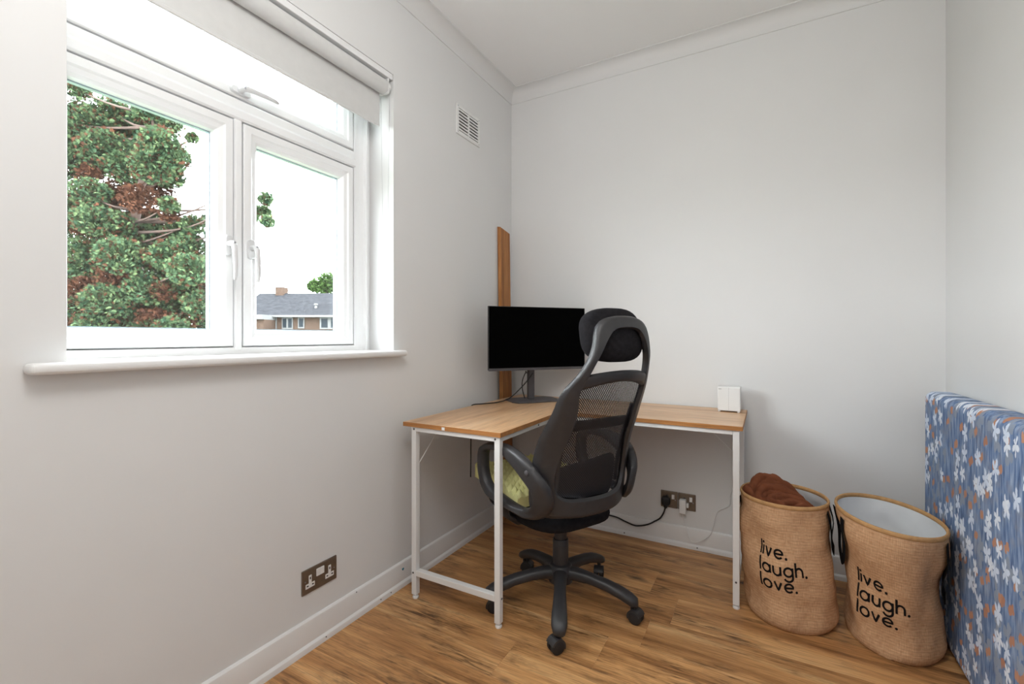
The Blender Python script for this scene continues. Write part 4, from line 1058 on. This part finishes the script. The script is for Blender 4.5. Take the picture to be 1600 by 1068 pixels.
# ------------------------------------------------------------------ outside: ground, conifer, house, far tree
GZ = -2.8
GRASS = mat('grass_lawn', (0.05, 0.07, 0.03, 1), 0.95, vary=0.3, scale=0.8)
struct(MB().box(-120, -1.76, -60, 90, GZ-0.3, GZ).build('lawn', GRASS), 'green lawn below the window outside', 'ground')

def leafmat(name, c0, c1, seed):
    m, nt, N, L, p = new_mat(name)
    tc = N.new('ShaderNodeTexCoord'); n1 = N.new('ShaderNodeTexNoise'); n1.inputs['Scale'].default_value = 8.0; n1.inputs['Detail'].default_value = 6; n1.inputs['Roughness'].default_value = 0.75
    L.new(tc.outputs['Object'], n1.inputs['Vector'])
    rp = N.new('ShaderNodeValToRGB'); rp.color_ramp.elements[0].position = 0.35; rp.color_ramp.elements[1].position = 0.65
    rp.color_ramp.elements[0].color = c0; rp.color_ramp.elements[1].color = c1
    L.new(n1.outputs['Fac'], rp.inputs['Fac']); L.new(rp.outputs['Color'], p.inputs['Base Color'])
    p.inputs['Roughness'].default_value = 0.8; p.inputs['Specular IOR Level'].default_value = 0.05
    return m
GREEN = leafmat('conifer_green', (0.005, 0.018, 0.012, 1), (0.058, 0.092, 0.044, 1), 1)
PALEG = leafmat('conifer_pale_green', (0.018, 0.040, 0.020, 1), (0.092, 0.122, 0.055, 1), 4)
BROWN = leafmat('conifer_brown', (0.018, 0.007, 0.005, 1), (0.078, 0.033, 0.018, 1), 2)
BARK = mat('conifer_bark', (0.055, 0.033, 0.025, 1), 0.9, vary=0.3, scale=6, bump=0.4, bscale=30)

A_ = math.radians(29.02)
FW = Vector((-math.sin(A_), math.cos(A_), 0)); RT = Vector((math.cos(A_), math.sin(A_), 0))
def at(px, py, d): return FW*d + RT*((px-800)/714.9*d) + Vector((0,0,1.12-(py-526.46)/714.9*d))

random.seed(11)
def sprays(mb, c, R, count, size, rng, squash=0.8):
    """flat fan sprays of scale-leaf foliage, drooping outwards from a clump"""
    for _ in range(count):
        u = Vector((rng.gauss(0,1), rng.gauss(0,1), rng.gauss(0,1))).normalized()
        p = c + Vector((u.x*R, u.y*R, u.z*R*squash)) * (rng.random()**0.6)
        d = (u + Vector((rng.uniform(-.7,.7), rng.uniform(-.7,.7), rng.uniform(-.5,.7)))).normalized()
        s = d.cross(Vector((rng.uniform(-1,1), rng.uniform(-1,1), rng.uniform(-1,1)))).normalized()
        L_ = size*rng.uniform(0.6, 1.3)
        o = len(mb.v)
        tips = []
        for q in (-0.9, -0.45, 0.0, 0.45, 0.9):
            tips.append(p + (d*math.cos(q)+s*math.sin(q))*L_*(1-0.25*abs(q)) + Vector((0,0,-0.2*L_*abs(q))))
        vs = [p]
        fs = []
        for j, tp_ in enumerate(tips):
            w = (tp_-p).cross(d.cross(s)).normalized()*L_*0.12
            mid = p + (tp_-p)*0.55
            b = len(vs); vs += [mid+w, tp_, mid-w]; fs.append((0, b, b+1, b+2))
        mb.add([tuple(v) for v in vs], fs)
rng = random.Random(5)
tree = thing('conifer_tree', 'large green conifer with brown inner foliage outside the left sash', 'tree', tuple(at(150, 526, 8.0)*1.0 + Vector((0,0,GZ-1.12))))
# traced envelope of the crown, as seen from the room; the crown is given real depth
clumpsG = [(125,185,26),(150,200,30),(135,240,34),(170,235,32),(205,190,24),(235,170,20),(255,190,22),(215,215,26),(250,225,26),(270,245,20),(240,260,26),(200,262,26),(265,275,18),(140,300,22),(130,330,24),(150,345,26),(180,350,24),(205,365,26),(235,340,14),(265,320,12),(250,370,28),(285,360,20),(295,385,22),(225,390,30),(190,400,30),(160,400,28),(135,390,22),(300,350,14),(270,400,26),(295,420,26),(315,415,16),(300,445,30),(325,440,18),(260,430,22),(230,450,26),(200,460,28),(170,470,30),(140,480,28),(215,485,28),(250,480,26),(285,480,30),(315,475,22),(325,505,16),(190,500,24),(150,505,22),(270,515,22),(235,515,20),(130,420,18),(300,215,7),(325,345,9),(332,365,8),(415,310,9),(418,345,8),(412,330,9),(380,330,20),(360,370,18),(345,410,18),(350,330,14),(365,300,14),(175,175,22),(120,140,14),(80,240,50),(70,330,50),(80,420,50),(80,500,50),(60,180,40),(120,560,40),(200,560,45),(280,560,40),(340,540,25)]
clumpsB = [(190,300,34),(160,310,26),(220,310,28),(250,300,22),(265,335,14),(230,285,16),(140,270,16),(125,355,14),(150,370,16),(205,335,20),(180,430,26),(130,450,22),(150,440,22),(210,425,20),(255,455,18),(280,430,14),(300,470,14),(240,500,24),(190,520,26),(130,515,20),(270,260,14),(290,400,12),(230,230,14),(255,205,10),(320,450,12),(165,330,18),(290,510,14),(120,480,14),(340,380,12),(250,385,14)]
mg = MB(); mp_ = MB(); mbr = MB(); br = MB()
trunk = [at(170,700,8.3), at(185,520,8.3), at(195,430,8.2), at(205,370,8.1), at(215,320,8.0), at(228,260,7.9), at(240,200,7.9), at(246,160,7.8)]
trunk = [Vector((trunk[0].x, trunk[0].y, GZ))] + trunk
tk = crom([tuple(p) for p in trunk], 40)
br.tube(tk, list(np.linspace(0.20, 0.035, 40)), 10)
br.build('trunk', BARK, tree, smooth=True)
mbb = MB()
for px, py, r in clumpsG:
    d = 8.0 + rng.uniform(-0.6, 0.6); R = r/714.9*d*1.15
    c = at(px, py, d)
    sprays(mg, c, R, int(80 + 2700*R*R*4), 0.052, rng)
    sprays(mp_, c, R*1.05, int(50 + 1500*R*R*4), 0.056, rng)
    sprays(mbr, c + (c-Vector((0,0,1.12))).normalized()*0.02, R*1.1, int(24 + 860*R*R*4), 0.055, rng)
    j = int(min(39, max(4, np.argmin([abs(t[2]-(c.z-0.25)) for t in tk])))); s0 = Vector(tk[j])
    mid = (s0+c)*0.5 + Vector((rng.uniform(-.1,.1), rng.uniform(-.1,.1), -0.10))
    mbb.tube(crom([tuple(s0), tuple(mid), tuple(c)], 8), [0.030,0.026,0.022,0.018,0.015,0.012,0.009,0.006], 5)
for px, py, r in clumpsB:
    d = 8.1 + rng.uniform(-0.45, 0.35); R = r/714.9*d*1.0
    c = at(px, py, d)
    sprays(mbr, c, R, int(60 + 2300*R*R*4), 0.055, rng)
    for _ in range(2):
        e = c + Vector((rng.uniform(-1,1), rng.uniform(-1,1), rng.uniform(-.4,.6)))*R*1.1
        mbb.tube(crom([tuple(c), tuple((c+e)*0.5+Vector((0,0,0.03))), tuple(e)], 6), [0.012,0.011,0.009,0.007,0.006,0.004], 5)
o = mbb.build('branches', BARK, tree, smooth=True); o['kind'] = 'stuff'
o = mg.build('green_foliage', GREEN, tree, fix=False); o['kind'] = 'stuff'
o = mp_.build('pale_green_foliage', PALEG, tree, fix=False); o['kind'] = 'stuff'
o = mbr.build('brown_foliage', BROWN, tree, fix=False); o['kind'] = 'stuff'

# house across the way
ROOF = mat('grey_roof_tiles', (0.019, 0.0195, 0.022, 1), 0.9, vary=0.25, scale=3, bump=0.3, bscale=12, spec=0.02)
BRICKW = mat('pale_brick', (0.050, 0.034, 0.026, 1), 0.9, vary=0.2, scale=6, spec=0.02)
HWHITE = mat('house_white_trim', (0.10, 0.10, 0.10, 1), 0.6, vary=0.02, spec=0.02)
HGLASS = mat('house_window_glass', (0.012, 0.016, 0.02, 1), 0.3, vary=0.1, spec=0.05)
HD = 40.0
hc = at(470, 526, HD)
house = thing('brick_house', 'brick house with grey tiled roof seen through the right sash', 'house', (hc.x, hc.y, GZ), math.radians(29.02), world=False)
sc_ = HD/714.9
def hx_(px): return (px-470)*sc_
def hz_(py): return 1.12-(py-526.46)*sc_ - GZ
EZ, RZ = hz_(492), hz_(451)
x0h, x1h, dep = hx_(370), hx_(640), 8.0
def hp(mb, name, m, parent=None, **k):
    o = mb.build(name, m, None, **k); o.parent = parent or house; return o
hp(MB().box(x0h, x1h, 0, dep, 0, EZ), 'wall', BRICKW)
rise = RZ-EZ
hp(MB().add([(x0h-0.2,-0.45,EZ-0.05),(x1h+0.2,-0.45,EZ-0.05),(x1h+0.2,dep+0.45,EZ-0.05),(x0h-0.2,dep+0.45,EZ-0.05),(x0h-0.2,dep/2,RZ),(x1h+0.2,dep/2,RZ)],
        [(0,1,5,4),(2,3,4,5),(0,4,3),(1,2,5),(3,2,1,0)]), 'roof', ROOF)
hp(MB().box(x0h-0.2, x1h+0.2, -0.58, -0.45, EZ-0.20, EZ-0.02), 'gutter', HWHITE)
hp(MB().box(hx_(431.5), hx_(432.7), -0.10, 0, 0, EZ-0.1), 'downpipe', HWHITE)
hp(MB().box(hx_(398), hx_(411), dep/2-0.5, dep/2+0.5, RZ-0.8, RZ+0.55), 'chimney', BRICKW)
hp(MB().lathe([(0.28,0.0), (0.14,0.25), (0.10,0.55), (0.16,0.6), (0.16,0.75)], (hx_(486), 1.0, hz_(484)-0.1), 12), 'roof_vent', HWHITE)
for a, b, c, d_ in ((441,458,495,514), (466,476,495,513), (500,530,495,514), (560,590,495,514)):
    w = hp(MB().box(hx_(a), hx_(b), -0.07, 0.02, hz_(d_), hz_(c)), 'window', HWHITE)
    nn = 2 if b-a > 12 else 1
    for k in range(nn):
        p0 = a + (b-a)*(k+0.18)/nn; p1 = a + (b-a)*(k+0.82)/nn
        hp(MB().box(hx_(p0), hx_(p1), -0.09, -0.06, hz_(d_-2.5), hz_(c+2.5)), 'pane', HGLASS, w)
hp(MB().box(hx_(380), hx_(431), -2.2, -0.0, hz_(500), hz_(493)), 'porch_roof', HWHITE)
hp(MB().box(hx_(412), hx_(431), -1.9, -0.0, 0, hz_(500.2)), 'porch_wall', BRICKW)

# small tree behind the house
FARG = leafmat('far_tree_green', (0.020, 0.045, 0.010, 1), (0.06, 0.10, 0.03, 1), 3)
rng2 = random.Random(8)
ft = thing('distant_tree', 'small pale green tree rising above the house roof', 'tree', (at(512,526,58).x, at(512,526,58).y, GZ))
mf = MB()
for px, py, r in ((500,443,12),(512,436,12),(524,445,12),(490,447,9),(508,452,14),(530,438,10)):
    sprays(mf, at(px, py, 58), r*58/714.9, 420, 0.34, rng2, 0.9)
o = mf.build('crown', FARG, ft, fix=False); o['kind'] = 'stuff'
b_ = at(510,450,58)
MB().tube([(b_.x,b_.y,GZ), (b_.x,b_.y,b_.z)], [0.3,0.12], 8).build('trunk', BARK, ft, smooth=True)

for o in bpy.data.objects:
    if '_world' in o: del o['_world']
